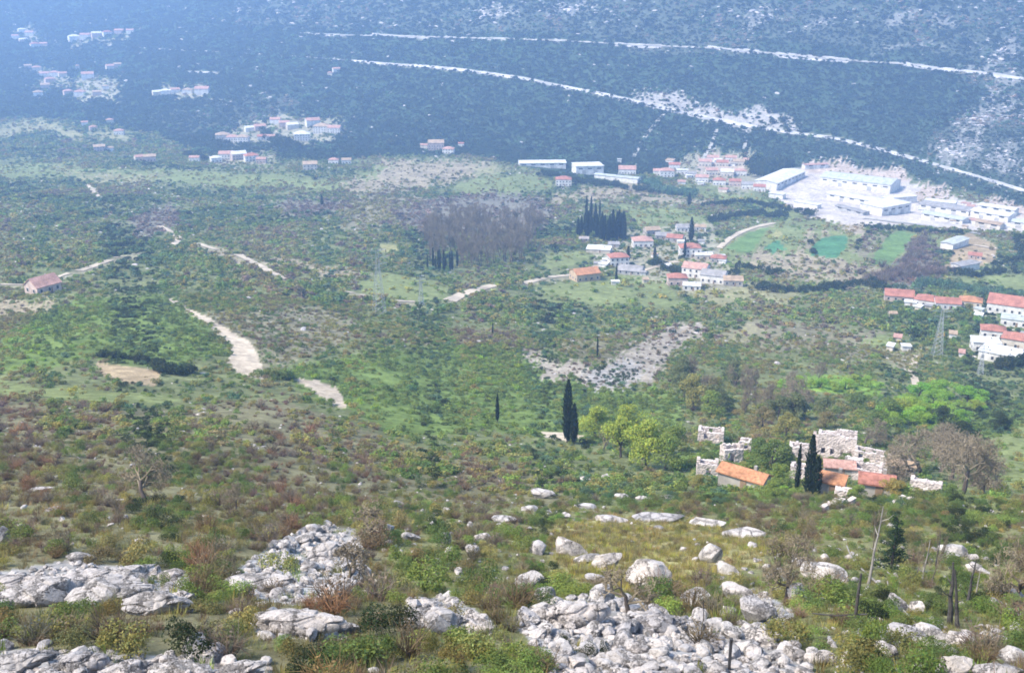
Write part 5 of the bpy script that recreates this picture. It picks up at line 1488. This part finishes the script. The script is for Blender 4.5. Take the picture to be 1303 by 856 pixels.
# hedges and bigger trees of the valley floor, the far-off woods
P, i, j = points(np.where(cy_ >= 1250, COVC/np.maximum(24, (cy_/1450)**2*26)*1.65, 0))
ok = clear(P, 1.0); P, i, j = P[ok], i[ok], j[ok]
n = len(P); R = np.exp(rng.standard_normal(n)*.36)*2.1*np.maximum(1, P[:, 1]/1500)
t = pick_tints(ccl[i, j], P)
plants('far_woodland', P, R, R*rng.uniform(.6, 1.1, n), t, jitter_tint(t), SH_F, [])
def hedge(pix, n, spread, hpx, tint):
    out = []
    d = np.array(pix, float)
    seg = np.linalg.norm(np.diff(d, axis=0), axis=1); cs = np.concatenate([[0], np.cumsum(seg)])
    for _ in range(n):
        u = rng.random()*cs[-1]
        x, y = np.interp(u, cs, d[:, 0])+rng.normal()*spread, np.interp(u, cs, d[:, 1])+rng.normal()*spread*.4
        p = at(x, y)
        if p: out.append((p.x, p.y, p.z, hpx*ppm(p)*rng.uniform(.6, 1.2)*.75, TN.index(tint)))
    return out
H_ = []
for h in (([(895,262),(950,258),(1000,268),(1035,274)], 70, 2.5, 7, 'dk'), ([(900,284),(950,274),(1000,276)], 60, 3, 8, 'dk'), ([(1100,290),(1160,294),(1225,298)], 60, 2, 6, 'dk'), ([(960,365),(1010,372),(1060,368),(1110,362),(1130,372)], 90, 3.5, 9, 'dk'),
          ([(1135,372),(1180,362),(1240,372),(1300,380)], 90, 4, 10, 'teal'), ([(1205,345),(1240,352),(1290,345)], 50, 4, 8, 'dk'), ([(955,208),(975,218),(1000,212),(960,222)], 90, 6, 12, 'dk'), ([(690,222),(740,232),(800,240),(840,246)], 80, 3, 7, 'dk'), ([(820,232),(850,246),(880,248)], 60, 5, 9, 'teal'),
          ([(930,355),(945,340),(990,350)], 40, 5, 7, 'dk'), ([(1036,325),(1032,308)], 14, 1, 6, 'dk'), ([(1085,325),(1100,300),(1120,288)], 24, 1.5, 5, 'dk'), ([(1160,335),(1180,305)], 50, 8, 9, 'mauve'), ([(1110,360),(1160,345),(1200,350)], 110, 10, 11, 'mauve'), ([(830,335),(850,345),(865,350)], 26, 4, 8, 'dk'),
          ([(1270,470),(1303,462)], 26, 4, 14, 'dk'), ([(1090,400),(1180,405),(1250,410)], 70, 6, 8, 'green'), ([(120,452),(160,456),(210,464)], 60, 2, 8, 'dk'), ([(200,472),(245,476)], 30, 4, 12, 'dk'), ([(330,478),(370,482)], 30, 4, 10, 'green'),
          ([(340,172),(360,186),(380,190)], 40, 5, 10, 'dk'), ([(240,196),(262,205)], 14, 3, 9, 'dk'), ([(765,210),(780,214)], 20, 3, 8, 'dk'), ([(1290,302),(1303,330)], 20, 6, 8, 'dk')):
    H_ += hedge(*h)
H_ = np.array(H_)
t = H_[:, 4].astype(int)
plants('hedgerows', H_[:, :3], H_[:, 3], H_[:, 3]*1.3, t, jitter_tint(t), SH_M, TW_M)
# grass tufts on the near slope
GR = [proto('tuft', grass_mesh(300+k, 70)) for k in range(4)]
gd = np.array([{'dry': 4.0, 'fg': 1.1, 'heath': 1.5, 'scree': .12, 'track': 0}.get(c[0], .6) for c in CLS])
P, i, j = points(np.where(cy_ < 125, gd[ccl]*np.clip(1.5-cy_/110, .35, 1.2), 0))
n = len(P)
gt = {'dry': ('yg', 'khaki', 'pale'), 'fg': ('olive', 'mid', 'khaki'), 'heath': ('khaki', 'olive', 'brown')}
t = np.array([TN.index(gt.get(CLS[c][0], ('olive', 'khaki', 'mid'))[k]) for c, k in zip(ccl[i, j], rng.integers(0, 3, n))])
s = np.exp(rng.standard_normal(n)*.3)*.52
scatter('grass', P, np.stack([s*1.2, s*1.2, s], 1), np.stack([np.zeros(n), np.zeros(n), rng.uniform(0, 6.28, n)], 1), rng.integers(0, 4, n), GR, jitter_tint(t))

# ------------------------------------------------------------------ the air
hz = MB().box(-3400, 3400, -60, 4600, float(ZZ.min())-1.0, max(float(ZZ.max()), CAMZ)+18.0).mesh('haze', )
def haze_build(t, N, L, p):
    N.remove(p)
    v = N.new('ShaderNodeVolumePrincipled')
    v.inputs['Color'].default_value = (.37, .59, 1.0, 1)
    v.inputs['Density'].default_value = HAZE_DENSITY
    v.inputs['Anisotropy'].default_value = HAZE_G
    L.new(v.outputs[0], N['Material Output'].inputs['Volume'])
HAZE_G = .2
hz.materials.append(mat('haze', haze_build))
tag(link('haze', hz), kind='stuff')
